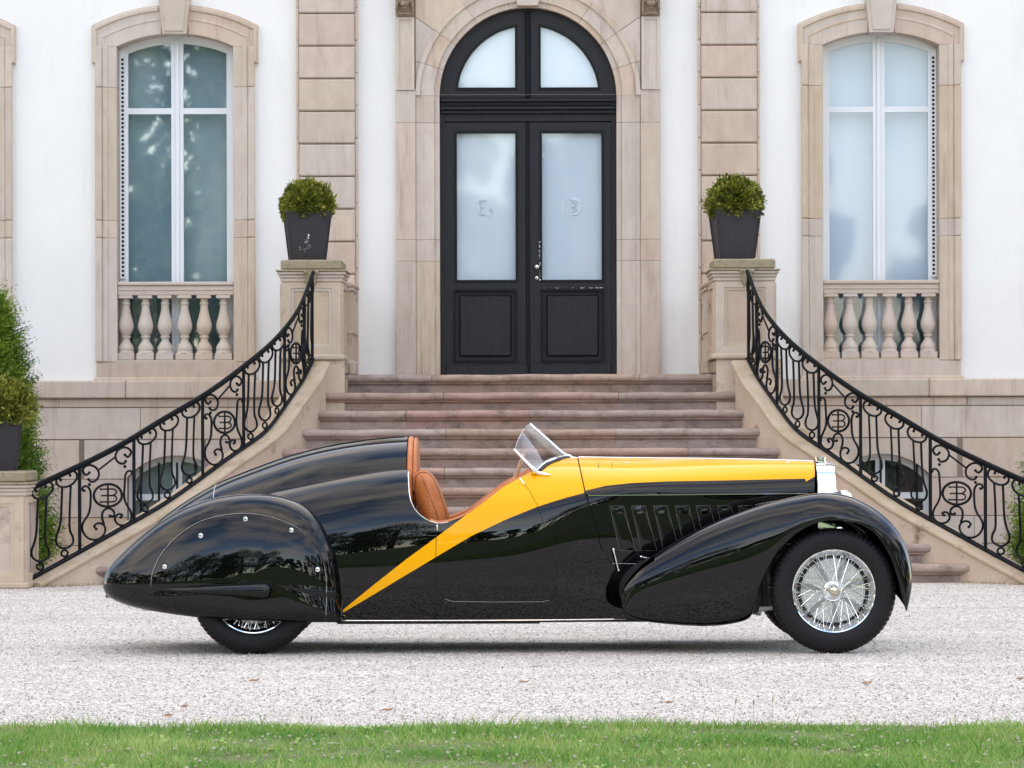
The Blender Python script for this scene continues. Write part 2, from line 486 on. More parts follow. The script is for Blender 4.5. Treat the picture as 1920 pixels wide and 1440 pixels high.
m = M(); m.add([(-60, 12, 0), (60, 12, 0), (60, 80, 0), (-60, 80, 0)], [(0, 1, 2, 3)])
tag(build('gravel_drive', m, MT['gravel'], origin=(0, 30, 0)), kind='structure', label='pale gravel forecourt between the lawn and the stone stairs')

LAWN_Y = 16.40
def lawn_edge(x): return LAWN_Y + 0.03*sin(x*2.1) + 0.02*sin(x*5.3+1)
def lawn_z(x, y):
    if y > 0: return 0.012 + 0.0*y
    t = min(1, -y/22.0)
    return 0.012 + 1.9*(t*t*(3-2*t))*(0.75+0.35*sin(x*0.11+1.0)+0.12*sin(x*0.31))
m = M()
def lawn_fn(u, v):
    x = -120 + 240*u
    y = -90 + (90+LAWN_Y)*v
    if v >= 1: y = lawn_edge(x)
    return (x, y, lawn_z(x, y))
m.grid(lawn_fn, 240, 90)
tag(build('lawn', m, MT['far_lawn'], smooth=True, origin=(0, 0, 0)), kind='structure', label='mown lawn in front of the gravel, rising to a bank')
m = M(); m.grid(lambda u, v: (-7+14*u, 13+(lawn_edge(-7+14*u)-13)*v, 0.018-0.004*v), 120, 8)
tag(build('lawn_turf', m, MT['earth'], origin=(0, 14, 0)), kind='structure')

# grass blades (numpy): three-point blades, every blade its own small fan
def blades(name, n, xr, yr, hh, ww, matr, lean=0.5, seed=1, edge=False, label=None):
    r = np.random.RandomState(seed)
    x = r.uniform(xr[0], xr[1], n); y = r.uniform(yr[0], yr[1], n)
    if edge:
        lim = LAWN_Y + 0.03*np.sin(x*2.1) + 0.02*np.sin(x*5.3+1) + r.normal(0, 0.018, n)
        k = y < lim; x, y = x[k], y[k]; n = len(x)
    clump = 0.75 + 0.35*np.sin(x*3.1+2*np.sin(y*2.7)) * np.sin(y*4.3+1.3*np.sin(x*5))
    h = hh*(0.55+0.9*r.rand(n)**1.5)*clump; w = ww*(0.6+0.8*r.rand(n))
    a = r.uniform(0, 2*pi, n); la = r.uniform(0, 2*pi, n); ln = lean*h*(0.2+r.rand(n))
    dx, dy = np.cos(a)*w, np.sin(a)*w; lx, ly = np.cos(la)*ln, np.sin(la)*ln
    V = np.zeros((n, 5, 3))
    V[:, 0] = np.stack([x-dx, y-dy, np.full(n, 0.005)], 1); V[:, 1] = np.stack([x+dx, y+dy, np.full(n, 0.005)], 1)
    V[:, 2] = np.stack([x+dx*.8+lx*.35, y+dy*.8+ly*.35, h*.55], 1); V[:, 3] = np.stack([x-dx*.8+lx*.35, y-dy*.8+ly*.35, h*.55], 1)
    V[:, 4] = np.stack([x+lx, y+ly, h], 1)
    base = (np.arange(n)*5)[:, None]
    q = (base + np.array([[0, 1, 2, 3]])).reshape(-1); t = (base + np.array([[3, 2, 4]])).reshape(-1)
    me = bpy.data.meshes.new(name)
    me.vertices.add(n*5); me.vertices.foreach_set('co', V.reshape(-1))
    me.loops.add(n*7); me.loops.foreach_set('vertex_index', np.concatenate([q, t]).astype(np.int32))
    me.polygons.add(2*n)
    me.polygons.foreach_set('loop_start', np.concatenate([np.arange(n)*4, n*4+np.arange(n)*3]).astype(np.int32))
    me.polygons.foreach_set('loop_total', np.concatenate([np.full(n, 4), np.full(n, 3)]).astype(np.int32))
    me.materials.append(matr); me.update(calc_edges=True); me.validate()
    o = bpy.data.objects.new(name, me); COL.objects.link(o); WLOC[o.name] = Vector((0,0,0))
    return tag(o, kind='stuff', label=label)
blades('grass', 170000, (-3.6, 3.6), (13.2, 16.7), 0.050, 0.0024, MT['grass'], 0.75, 1, True, 'short green grass of the lawn along the gravel edge')
blades('long_grass', 2600, (-3.6, 3.6), (13.4, 16.7), 0.085, 0.003, MT['grass'], 0.8, 3, True, 'longer tufts standing above the mown grass')
blades('edge_straw', 9000, (-3.6, 3.6), (16.24, 16.50), 0.030, 0.0022, MT['straw'], 1.1, 6, True, 'pale straw fringe where the lawn meets the gravel')
blades('dry_grass', 14000, (-3.6, 3.6), (13.2, 16.7), 0.042, 0.0022, MT['straw'], 1.0, 2, True, 'dry straw blades among the green grass')

# clover flowers and broad weeds
r_ = random.Random(5)
m = M()
for i in range(1000):
    x = r_.uniform(-3, 3); y = 13.3 + 2.9*r_.random()**0.8
    if sin(x*2.3+y)*sin(y*3.1+x*1.7) < -0.15 and r_.random() < 0.75: continue
    s_ = r_.uniform(0.004, 0.009)
    m.sphere((x, y, r_.uniform(0.02, 0.05)), s_, 6, 4, (1, 1, 0.8))
tag(build('clover_flowers', m, MT['clover']), kind='stuff', label='tiny pale clover heads scattered through the grass')
m = M()
for i in range(110):
    x = r_.uniform(-3, 3); y = r_.uniform(13.3, 16.3)
    for k in range(r_.randint(3, 6)):
        a = r_.uniform(0, 2*pi); l = r_.uniform(0.03, 0.07); w = l*0.2
        dx, dy = cos(a), sin(a); z = r_.uniform(0.02, 0.05)
        m.add([(x, y, 0.012), (x+dx*l*.5-dy*w, y+dy*l*.5+dx*w, z), (x+dx*l, y+dy*l, z*.8), (x+dx*l*.5+dy*w, y+dy*l*.5-dx*w, z)], [(0, 1, 2, 3)])
tag(build('broadleaf_weeds', m, MT['grass']), kind='stuff', label='broad-leaved weeds growing in the lawn')

# loose pebbles over the gravel, past counting
def pebbles(n=60000, seed=4):
    r = np.random.RandomState(seed)
    y = 16.4 + 15.5*r.rand(n)**1.7; x = r.uniform(-0.155, 0.155, n)*y
    sz = 0.003 + 0.0055*r.rand(n)**2
    t = np.array([(1, 0, -.3), (-.5, .87, -.3), (-.5, -.87, -.3), (0, 0, .75)])
    a = r.uniform(0, 2*pi, n); c, s = np.cos(a), np.sin(a)
    V = np.zeros((n, 4, 3))
    for k in range(4):
        V[:, k, 0] = x + sz*(t[k, 0]*c - t[k, 1]*s); V[:, k, 1] = y + sz*(t[k, 0]*s + t[k, 1]*c); V[:, k, 2] = 0.001 + sz*(t[k, 2]+.3)
    base = (np.arange(n)*4)[:, None, None]
    fi = (base + np.array([[0, 1, 3], [1, 2, 3], [2, 0, 3]])[None]).reshape(-1)
    me = bpy.data.meshes.new('loose_pebbles'); me.vertices.add(n*4); me.vertices.foreach_set('co', V.reshape(-1))
    me.loops.add(n*9); me.loops.foreach_set('vertex_index', fi.astype(np.int32)); me.polygons.add(n*3)
    me.polygons.foreach_set('loop_start', (np.arange(n*3)*3).astype(np.int32)); me.polygons.foreach_set('loop_total', np.full(n*3, 3, np.int32))
    me.materials.append(MT['pebble']); me.update(calc_edges=True)
    o = bpy.data.objects.new('loose_pebbles', me); COL.objects.link(o); WLOC[o.name] = Vector((0,0,0))
    tag(o, kind='stuff', label='loose pale pebbles lying over the gravel')
MT['pebble'] = leaf_mat('pebble_stone', (0.22, 0.19, 0.17), (0.64, 0.58, 0.52), (0.84, 0.79, 0.72), 0.9, 60, 0.0)
pebbles()

# fallen leaves and dry stalks
leaf_specs = [(475, 1277, 'reddish fallen leaf lying on the gravel below the rear tyre'),
              (315, 1342, 'yellowish curled leaf at the grass edge left of the tail'),
              (1624, 1284, 'pale brown twig-like leaf on the gravel under the front wheel'),
              (1253, 1320, 'rusty brown leaf on the gravel below the front wing tail'),
              (1912, 1277, 'orange leaf near the right edge of the gravel'),
              (981, 1281, 'dark red leaf fragment mid-gravel below the door'),
              (724, 1333, 'thin ochre leaf on the gravel near the grass, below the swoosh tip'),
              (345, 1326, 'small straw coloured leaf on the gravel, left of the rear tyre')]
for i, (px, py, lb) in enumerate(leaf_specs):
    D = F*H/(py-PYH); x = X_at(px, D); q = random.Random(i)
    a = q.uniform(-.5, .5); L_ = q.uniform(.022, .036); W_ = L_*.32
    ca, sa = cos(a), sin(a)
    pts = [(-L_, 0, .004), (-L_*.3, W_, .013), (L_*.5, W_*.8, .010), (L_, 0, .020), (L_*.5, -W_*.8, .004), (-L_*.3, -W_, .006), (0, 0, .004)]
    m = M(); m.add([(x+p[0]*ca-p[1]*sa, D+p[0]*sa+p[1]*ca, p[2]) for p in pts], [(0, 6, 1), (1, 6, 2), (2, 6, 3), (3, 6, 4), (4, 6, 5), (5, 6, 0)])
    tag(build('fallen_leaf', m, MT['deadleaf']), lb, 'leaf', 'dead leaves lying on the gravel')
for px, py, h, lb in ((1378, 1318, .17, 'tall dry grass stalk with a seed head, leftmost of the three on the right'), (1411, 1322, .14, 'dry grass stalk with a thin head, middle of the three on the right'),
                      (1447, 1316, .15, 'bent dry grass stalk, rightmost of the three on the right'), (582, 1350, .09, 'short dry stalk at the grass edge left of centre')):
    D = 16.0; x = X_at(px, D); q = random.Random(px)
    top = Vector((x, D, Z_at(py, D)))
    m = M(); m.tube([(x+q.uniform(-.02, .02), D, 0.0), (x+q.uniform(-.01, .01), D, top.z*.55), top], [0.0012, 0.001, 0.0008], 4)
    m.tube([top-Vector((0, 0, .006)), top+Vector((.001, 0, .008)), top+Vector((.003, 0, .022))], [.001, .0034, .001], 5)
    tag(build('grass_stalk', m, MT['straw']), lb, 'grass stalk', 'dry seed stalks at the lawn edge')

# ================================================================== woodland behind the camera (mirrored in the paint and the panes)
r_ = random.Random(11)
V, Fc = [], []
def quad(c, s, rr):
    n = Vector((rr.gauss(0, 1), rr.gauss(0, 1), rr.gauss(0, 1))).normalized(); u = n.orthogonal().normalized()*s; w = n.cross(u).normalized()*s*.7
    o = len(V); V.extend([tuple(c-u), tuple(c+w), tuple(c+u), tuple(c-w)]); Fc.append((o, o+1, o+2, o+3))
m = M(); mt_ = M()
trees_ = [(-13.5, -48, 21, r_), (-17, -50, 22, r_)]
for k in range(60):
    az = radians(-178 + k*356/59)       # measured around -Y
    if abs(az) > radians(122): continue
    gap = radians(24) < az < radians(33)
    mid_ = radians(-8) < az < radians(16)
    R_ = r_.uniform(44, 60)
    hgt = r_.uniform(3.5, 5) if gap else r_.uniform(8, 12) if mid_ else r_.uniform(15, 25)
    trees_.append((R_*sin(az), 10 - R_*cos(az), hgt, r_))
for (x, y, hgt, rr) in trees_:
    zb = lawn_z(x, y); wd = hgt*rr.uniform(.20, .27)
    mt_.tube([(x, y, zb-.3), (x+rr.uniform(-.4, .4), y, zb+hgt*.5), (x+rr.uniform(-.6, .6), y, zb+hgt*.8)], [hgt*.028, hgt*.018, hgt*.006], 7)
    for q in range(30):
        uu = rr.random(); pr_ = wd*1.25*sqrt(max(.05, 1-(uu*1.75-.75)**2)); an = rr.uniform(0, 6.28); kk_ = sqrt(rr.random())
        cc = Vector((x+cos(an)*pr_*kk_, y+sin(an)*pr_*kk_, zb+hgt*(.03+.90*uu)))
        cr_ = wd*rr.uniform(.30, .55)
        for j in range(190):
            d = Vector((rr.gauss(0, 1), rr.gauss(0, 1), rr.gauss(0, .8))).normalized()*cr_*(rr.random()**.35)
            quad(cc+d, rr.uniform(.14, .32), rr)
m.add(V, Fc)
wl_ = build('woodland', m, MT['wood_leaves'], origin=(0, -30, 0)); tag(wl_, kind='stuff', label='dark woodland across the park, facing the house')
tag(build('woodland_trunks', mt_, MT['wood_bark'], origin=(0, -30, 0)), kind='stuff')

# ================================================================== the house
DF = 37.0                                   # front of the plaster
SF = F/DF
def fz(py): return H + (PYH-py)/SF
XC = 0.162                                  # axis of door and stairs
GL = 0.0
MT['slate'] = mat('slate_roof', (0.09, 0.095, 0.11), .6, var=.4, vscale=2)
house = thing('mansion', (XC, DF+5, 0), 'white plastered mansion front with sandstone pilasters, arched door and tall windows', 'house')
def hb(name, m, mt, parent=None, **k): return build(name, m, mt, house if parent is None else parent, **k)

W_OFF = 3.397
WX = [XC-W_OFF-2.333, XC-W_OFF, XC+W_OFF, XC+W_OFF+2.333]
def seg_arch(hw, z_spring, rise, n=16, x=0.0, flip=False):
    R = (hw*hw + rise*rise)/(2*rise); cz = z_spring + rise - R; a = math.asin(hw/R)
    return [(x + R*sin(-a + 2*a*i/n), cz + R*cos(-a + 2*a*i/n)) for i in range(n+1)]
W_HALF, W_BOT, W_SPR, W_RISE = 0.560, fz(673), fz(86), 0.125
def win_hole(x): return [(x+W_HALF, W_BOT), (x-W_HALF, W_BOT)][::-1] + seg_arch(W_HALF, W_SPR, W_RISE, 16, x)[::-1]
B_HALF, B_SPR, B_RISE, B_BOT = 0.47, fz(893), 0.21, 0.16
BX = [XC-W_OFF-2.333, XC-W_OFF, XC+W_OFF, XC+W_OFF+2.333]
PL_TOP = fz(712)
DR = 165.5/SF; DZ = fz(180); D_BOT = 1.802
door_hole = [(XC-DR, D_BOT), (XC+DR, D_BOT)] + [(XC+DR*cos(a), DZ+DR*sin(a)) for a in [pi*i/28 for i in range(29)]]
m = M()
def wide(h, d=0.03):
    cx_ = sum(p[0] for p in h)/len(h); cz_ = sum(p[1] for p in h)/len(h)
    return [(p[0]+(d if p[0] > cx_ else -d), p[1]+(d if p[1] > cz_ else -d)) for p in h]
m.plate([(-17, PL_TOP-.05), (17.3, PL_TOP-.05), (17.3, 8.6), (-17, 8.6)],
        [wide(win_hole(x)) for x in WX] + [wide([(p[0], max(p[1], PL_TOP+.03)) for p in door_hole[:2]] + door_hole[2:])], DF, DF+0.35)
hb('plaster_wall', m, MT['plaster'])
m = M(); m.box(-17, 17.3, DF-0.35, DF+0.5, 8.605, 8.8); m.box(-17, 17.3, DF-0.2, DF+0.4, 8.35, 8.60); hb('cornice', m, MT['stone_plain'])
m = M(); m.add([(-17, DF+.36, 8.802), (17.3, DF+.36, 8.802), (17.3, DF+4, 15.5), (-17, DF+4, 15.5), (-17, DF+12, 15.5), (17.3, DF+12, 15.5), (17.3, DF+14, 8.802), (-17, DF+14, 8.802)],
      [(0, 1, 2, 3), (3, 2, 5, 4), (4, 5, 6, 7), (0, 3, 4, 7), (1, 6, 5, 2)]); hb('shade_roof', m, MT['slate'])  # added out of view, sized to throw shade over car and forecourt
m = M(); m.add([(-17, DF+.36, 0), (17.3, DF+.36, 0), (17.3, DF+9, 0), (-17, DF+9, 0), (-17, DF+.36, 8.8), (17.3, DF+.36, 8.8), (17.3, DF+9, 8.8), (-17, DF+9, 8.8)],
      [(1, 2, 6, 5), (2, 3, 7, 6), (3, 0, 4, 7), (4, 5, 6, 7)]); hb('side_wall', m, MT['plaster'])

# plinth: core + coursed blocks, basement arches
def bhole(x): return [(x-B_HALF, B_BOT), (x+B_HALF, B_BOT)] + seg_arch(B_HALF, B_SPR, B_RISE, 12, x)[::-1]
m = M(); m.plate([(-17, 0), (17.3, 0), (17.3, PL_TOP-.06), (-17, PL_TOP-.06)], [wide(bhole(x), .0) for x in BX], DF-0.045, DF+.34)
hb('plinth_core', m, MT['joint'])
# top band of long stones
xs = -14.0; rr = random.Random(3); g = 0.0022
bandx = [x for x in (-14, -12.2, -10.3, -8.6, -6.9, X_at(238, DF)-1.9, X_at(238, DF), X_at(238, DF)+1.85)]
bandx += [X_at(1740, DF)-1.9, X_at(1740, DF), X_at(1740, DF)+1.5, 8, 9.8, 11.6, 13.4]
for a, b in zip(bandx[:-1], bandx[1:]):
    if b < -10 or a > 10: continue
    m = M(); m.cbox(a+g, b-g, DF-0.115, DF-0.0, fz(745), PL_TOP, .012)
    hb('plinth_cap_stone', m, MT['stone'])
# courses
rows = [(fz(762), fz(746)), (fz(822), fz(763)), (fz(896), fz(823)), (fz(968), fz(897)), (fz(1020), fz(969)), (0.0, fz(1021))]
for ri, (z0, z1) in enumerate(rows):
    x = -9.6 + rr.uniform(0, .3) + (ri % 2)*0.4
    while x < 9.6:
        L_ = rr.uniform(.85, 1.25) if ri != 0 else rr.uniform(1.4, 2.2)
        a, b = x, x+L_; x = b
        pts = [(a+g, z0+g), (b-g, z0+g), (b-g, z1-g), (a+g, z1-g)]
        skip = False; cut = None
        for bx in BX:
            if b > bx-B_HALF and a < bx+B_HALF and z0 < B_SPR+B_RISE: cut = bx
        m = M(); yf = DF-0.055-rr.uniform(0, .004)
        if cut is None: m.cbox(a+g, b-g, yf, DF-.044, z0+g, z1-g, .004)
        else:
            # clip the block against the arch: sample columns of the block outside the opening
            R = (B_HALF**2+B_RISE**2)/(2*B_RISE); cz = B_SPR+B_RISE-R
            segs = []
            N_ = 26; cols = [a+g+(b-a-2*g)*i/N_ for i in range(N_+1)] + [cut-B_HALF-.001, cut-B_HALF+.001, cut+B_HALF-.001, cut+B_HALF+.001]
            cols = sorted(c for c in cols if a+g <= c <= b-g)
            for c0, c1 in zip(cols[:-1], cols[1:]):
                def low(c):
                    if abs(c-cut) >= B_HALF: return z0+g
                    return max(z0+g, cz+sqrt(max(0, R*R-(c-cut)**2)))
                l0, l1 = low(c0), low(c1)
                if abs((c0+c1)/2-cut) < B_HALF:
                    l0 = max(z0+g, cz+sqrt(max(0, R*R-(c0-cut)**2))); l1 = max(z0+g, cz+sqrt(max(0, R*R-(c1-cut)**2)))
                else: l0 = l1 = z0+g
                if l0 < z1-g-.001 or l1 < z1-g-.001:
                    l0 = min(l0, z1-g-.0005); l1 = min(l1, z1-g-.0005)
                    m.add([(c0, yf, l0), (c1, yf, l1), (c1, yf, z1-g), (c0, yf, z1-g), (c0, DF-.044, l0), (c1, DF-.044, l1), (c1, DF-.044, z1-g), (c0, DF-.044, z1-g)],
                          [(0, 1, 2, 3), (0, 4, 5, 1), (3, 2, 6, 7)])
            if not m.v: continue
        hb('plinth_block', m, MT['stone'])

# ---------------------------------------------------------------- windows
def blind_material(name, c_top, c_bot, streak, spec):
    m = bpy.data.materials.new(name); m.use_nodes = True
    N, L = m.node_tree.nodes, m.node_tree.links
    b = N['Principled BSDF']; b.inputs['Roughness'].default_value = 0.7
    g_ = N.new('ShaderNodeNewGeometry')
    mp = N.new('ShaderNodeMapping'); mp.inputs['Scale'].default_value = (1.4, 1, .5); L.new(g_.outputs['Position'], mp.inputs['Vector'])
    n = N.new('ShaderNodeTexNoise'); n.inputs['Scale'].default_value = 1.1; n.inputs['Detail'].default_value = 2
    L.new(mp.outputs['Vector'], n.inputs['Vector'])
    r = N.new('ShaderNodeValToRGB'); r.color_ramp.elements[0].position = .36; r.color_ramp.elements[1].position = .66
    r.color_ramp.elements[0].color = (*c_top, 1); r.color_ramp.elements[1].color = (*c_bot, 1)
    L.new(n.outputs['Fac'], r.inputs['Fac']); L.new(r.outputs['Color'], b.inputs['Base Color'])
    n2 = N.new('ShaderNodeTexWave'); n2.bands_direction = 'Z'; n2.inputs['Scale'].default_value = 60
    L.new(g_.outputs['Position'], n2.inputs['Vector'])
    bp = N.new('ShaderNodeBump'); bp.inputs['Strength'].default_value = streak; bp.inputs['Distance'].default_value = .004
    L.new(n2.outputs['Color'], bp.inputs['Height']); L.new(bp.outputs['Normal'], b.inputs['Normal'])
    return m
MT['blind_teal'] = blind_material('teal_roller_blind', (0.30, 0.43, 0.46), (0.54, 0.65, 0.63), .3, .3)
MT['blind_pale'] = blind_material('pale_roller_blind', (0.64, 0.72, 0.79), (0.76, 0.80, 0.84), .2, .3)
MT['blind_dark'] = blind_material('dark_teal_curtain', (0.09, 0.17, 0.20), (0.15, 0.24, 0.26), .2, .3)
MT['blind_green'] = blind_material('grey_green_curtain', (0.24, 0.30, 0.27), (0.29, 0.35, 0.31), .2, .3)
MT['curtain_white'] = mat('white_curtain', (0.66, 0.68, 0.66), .8, var=.08)
MT['frost'] = blind_material('frosted_film', (0.70, 0.74, 0.77), (0.80, 0.81, 0.805), .0, .3)
MT['etch'] = mat('etched_white', (0.92, 0.92, 0.93), .6)
MT['etch_grey'] = mat('etched_grey', (0.60, 0.63, 0.65), .6)
def glass_mat(name, gl=0.10, tint=(0.95, 0.975, 1.0), ior=1.52, rg=0.0):
    m = bpy.data.materials.new(name); m.use_nodes = True
    N, L = m.node_tree.nodes, m.node_tree.links
    N.remove(N['Principled BSDF'])
    t = N.new('ShaderNodeBsdfTransparent'); t.inputs['Color'].default_value = (*tint, 1)
    gg = N.new('ShaderNodeBsdfGlossy'); gg.inputs['Roughness'].default_value = rg
    lw = N.new('ShaderNodeLayerWeight'); lw.inputs['Blend'].default_value = .5
    fr = N.new('ShaderNodeMath'); fr.operation = 'POWER'; fr.inputs[1].default_value = 5.0; L.new(lw.outputs['Facing'], fr.inputs[0])
    mu = N.new('ShaderNodeMath'); mu.operation = 'MULTIPLY_ADD'; mu.inputs[1].default_value = .9; mu.inputs[2].default_value = gl
    nz = N.new('ShaderNodeTexNoise'); nz.inputs['Scale'].default_value = .9
    ge = N.new('ShaderNodeNewGeometry'); L.new(ge.outputs['Position'], nz.inputs['Vector'])
    bp = N.new('ShaderNodeBump'); bp.inputs['Strength'].default_value = .05; bp.inputs['Distance'].default_value = .01
    L.new(nz.outputs['Fac'], bp.inputs['Height']); L.new(bp.outputs['Normal'], gg.inputs['Normal'])
    mx = N.new('ShaderNodeMixShader')
    L.new(fr.outputs[0], mu.inputs[0]); L.new(mu.outputs[0], mx.inputs['Fac'])
    L.new(t.outputs[0], mx.inputs[1]); L.new(gg.outputs[0], mx.inputs[2]); L.new(mx.outputs[0], N['Material Output'].inputs['Surface'])
    return m
MT['glass'] = glass_mat('window_glass', .045, rg=.03)
MT['glass_bright'] = glass_mat('reflecting_window_glass', .13, rg=.018)
MT['car_glass'] = glass_mat('windscreen_glass', .07, (0.90, 0.93, 0.91), 1.22)

def clip_arch(x0, x1, z0, inset, cx_):
    """outline of a light of the window between x0 and x1, from z0 up to the arched head inset by `inset`"""
    hw = W_HALF; R = (hw*hw+W_RISE*W_RISE)/(2*W_RISE); cz = W_SPR+W_RISE-R; Ri = R-inset
    n = 8
    top = [(x0+(x1-x0)*i/n, cz+sqrt(Ri*Ri-(x0+(x1-x0)*i/n-cx_)**2)) for i in range(n+1)]
    return [(x0, z0), (x1, z0)] + top[::-1]
# baluster
bal_prof_px = [(0, 0), (14.5, 0), (14.5, 2.5), (13, 5), (14, 8), (14, 11), (11, 17), (7, 23), (6.5, 28), (8.5, 29.5), (8.5, 32), (6.8, 33.5), (10, 38), (13.2, 46), (13.8, 52), (12.4, 60), (9.8, 70), (7.6, 80), (6.7, 88), (6.7, 91), (8.0, 92), (8.0, 94.5), (6.6, 96), (6.6, 103), (8.5, 107), (11, 109), (0, 109)]
bal_proto = None
def window(cx_, kind, visible=True):
    global bal_proto
    yg = DF+0.20
    st = hb('window_surround', M().plate(
        [(cx_-.762, W_BOT-.185), (cx_+.762, W_BOT-.185), (cx_+.762, W_BOT-.025), (cx_-.762, W_BOT-.025)], [], DF-.055, DF+.02), MT['stone'])
    m = M(); m.cbox(cx_-.785, cx_+.785, DF-.085, DF+.0, W_BOT-.213, W_BOT-.172, .01); build('sill_moulding', m, MT['stone'], st)
    m = M(); m.box(cx_-W_HALF-.04, cx_+W_HALF+.04, DF-.05, DF+.30, W_BOT-.06, W_BOT-.0015); build('sill', m, MT['stone_plain'], st)
    # jamb stones, split at the joints seen in the photograph
    zs = [W_BOT-.0225, fz(445), fz(412), fz(163), W_SPR]
    for s in (-1, 1):
        for z0, z1 in zip(zs[:-1], zs[1:]):
            m = M(); a, b = sorted((cx_+s*W_HALF, cx_+s*.762))
            m.cbox(a, b, DF-.055, DF+.32, z0+.001, z1-.001, .004)
            a, b = sorted((cx_+s*.700, cx_+s*.770)); m.cbox(a, b, DF-.082, DF-.05, z0+.001, z1-.001, .012)
            a, b = sorted((cx_+s*.645, cx_+s*.700)); m.cbox(a, b, DF-.066, DF-.05, z0+.001, z1-.001, .007)
            build('jamb_stone', m, MT['stone'], st)
        # ear and arch half
        ix = seg_arch(W_HALF, W_SPR, W_RISE, 20, 0)
        ox = seg_arch(.80, fz(47), .20, 20, 0)
        inn = [p for p in ix if p[0]*s >= .13]; out = [p for p in ox if p[0]*s >= .13]
        if s > 0: poly = [(.13, inn[0][1]+.002)] + inn + [(.775, W_SPR), (.775, fz(118)), (.80, fz(118)), (.80, fz(47))] + out[::-1] + [(.13, out[0][1]+.004)]
        else: poly = [(-.13, inn[-1][1]+.002)] + inn[::-1] + [(-.775, W_SPR), (-.775, fz(118)), (-.80, fz(118)), (-.80, fz(47))] + out + [(-.13, out[-1][1]+.004)]
        q = []
        for p in poly:
            if not q or (abs(p[0]-q[-1][0])+abs(p[1]-q[-1][1])) > 2e-3: q.append(p)
        poly = [(p[0]+cx_, p[1]) for p in q]
        m = M().plate(poly, [], DF-.056, DF+.31); build('arch_stone', m, MT['stone'], st)
        # raised rims following the extrados and, thinner, the middle of the band
        for off, d, r0 in ((.030, .088, .028), (.115, .070, .012)):
            oo = seg_arch(.80-off*.9, fz(47)-off, .20-off*.2, 20, 0)
            oo = [p for p in oo if p[0]*s >= .14]
            if s < 0: oo = oo[::-1]
            end = (s*(.80-off), fz(116))
            path = [(cx_+p[0], DF-.055, p[1]) for p in oo] + [(cx_+end[0], DF-.055, oo[-1][1]-.02), (cx_+end[0], DF-.055, end[1] if off < .05 else oo[-1][1]-.1)]
            m = M(); m.tube(path, r0, 6, ell=(1.0, 1.0)); build('arch_moulding', m, MT['stone'], st, smooth=50)
    # keystone
    zt = 5.62
    m = M(); zb = W_SPR+W_RISE-.012
    m.add([(cx_-.115, DF-.12, zb), (cx_+.115, DF-.12, zb), (cx_+.165, DF-.15, zt), (cx_-.165, DF-.15, zt), (cx_-.13, DF+.1, zb), (cx_+.13, DF+.1, zb), (cx_+.18, DF+.1, zt), (cx_-.18, DF+.1, zt)],
          [(0, 1, 2, 3), (0, 4, 5, 1), (1, 5, 6, 2), (3, 2, 6, 7), (0, 3, 7, 4)])
    m.add([(cx_-.083, DF-.137, zb+.03), (cx_+.083, DF-.137, zb+.03), (cx_+.13, DF-.166, zt), (cx_-.13, DF-.166, zt), (cx_-.095, DF-.12, zb+.015), (cx_+.095, DF-.12, zb+.015), (cx_+.145, DF-.14, zt), (cx_-.145, DF-.14, zt)],
          [(0, 1, 2, 3), (0, 4, 5, 1), (1, 5, 6, 2), (0, 3, 7, 4)])
    build('keystone', m, MT['stone_plain'], st)
    # balustrade
    zr0, zr1 = fz(552), fz(527)
    bl = hb('window_balustrade', M().cbox(cx_-W_HALF+.001, cx_+W_HALF-.001, DF-.045, DF+.14, zr1-.035, zr1, .008), MT['stone_plain'])
    m = M(); m.cbox(cx_-W_HALF+.001, cx_+W_HALF-.001, DF-.025, DF+.12, zr0, zr1-.036, .006); m.cbox(cx_-W_HALF+.001, cx_+W_HALF-.001, DF-.034, DF+.13, zr0+.045, zr0+.06, .004)
    build('balustrade_rail', m, MT['stone_plain'], bl)
    for i in range(6):
        bx = cx_ - W_HALF + .075 + i*.1885
        if bal_proto is None:
            m = M(); k_ = (zr0 - W_BOT)/121.0
            m.cbox(-.083, .083, -.075, .075, 0, 12*k_, .004)
            m.lathe([(r_*k_*1.06, h_*k_+12*k_) for r_, h_ in bal_prof_px], 22)
            m.cbox(-.068, .068, -.07, .07, zr0-W_BOT-6*k_, zr0-W_BOT-.001, .004)
            bal_proto = build('baluster', m, MT['stone_plain'], bl, smooth=35, loc=(bx, DF+.045, W_BOT), origin=(0, 0, 0))
        else:
            copy_of(bal_proto, (bx, DF+.045, W_BOT), bl)
    # timber frame
    fr_ = .045; z_tr0, z_tr1 = fz(209), fz(198)
    side = -1 if kind in ('teal', 'far_left') else 1
    mull = .058
    xa, xb = cx_-W_HALF+.002, cx_+W_HALF-.002
    open_l = [(xa+fr_+.035, cx_-mull), (cx_+mull, xb-fr_-.035)]
    holes = []
    zlow = W_BOT+.04
    for (p0, p1) in open_l:
        holes.append(clip_arch(p0, p1, z_tr1, fr_+.03, cx_)); holes.append([(p0, zlow), (p1, zlow), (p1, z_tr0), (p0, z_tr0)])
    hw = W_HALF-.002; out = [(xa, W_BOT), (xb, W_BOT)] + seg_arch(hw, W_SPR-.0005, W_RISE-.0015, 16, cx_)[::-1]
    wf = hb('window', M().plate(out, holes, yg, yg+.06), MT['white_frame'])
    m = M(); m.cbox(cx_-.022, cx_+.022, yg-.018, yg+.002, W_BOT+.002, W_SPR+W_RISE-.03, .006); build('mullion', m, MT['white_frame'], wf)
    for (p0, p1) in open_l:
        for h in (clip_arch(p0, p1, z_tr1, fr_+.03, cx_), [(p0, zlow), (p1, zlow), (p1, z_tr0), (p0, z_tr0)]):
            m = M(); m.plate(h, [], yg+.028, yg+.032); build('pane', m, MT['glass_bright' if kind in ('teal', 'far_left') else 'glass'], wf)
    # perforated shutter guide on the outer reveal
    gx = cx_ + side*(W_HALF-.03)
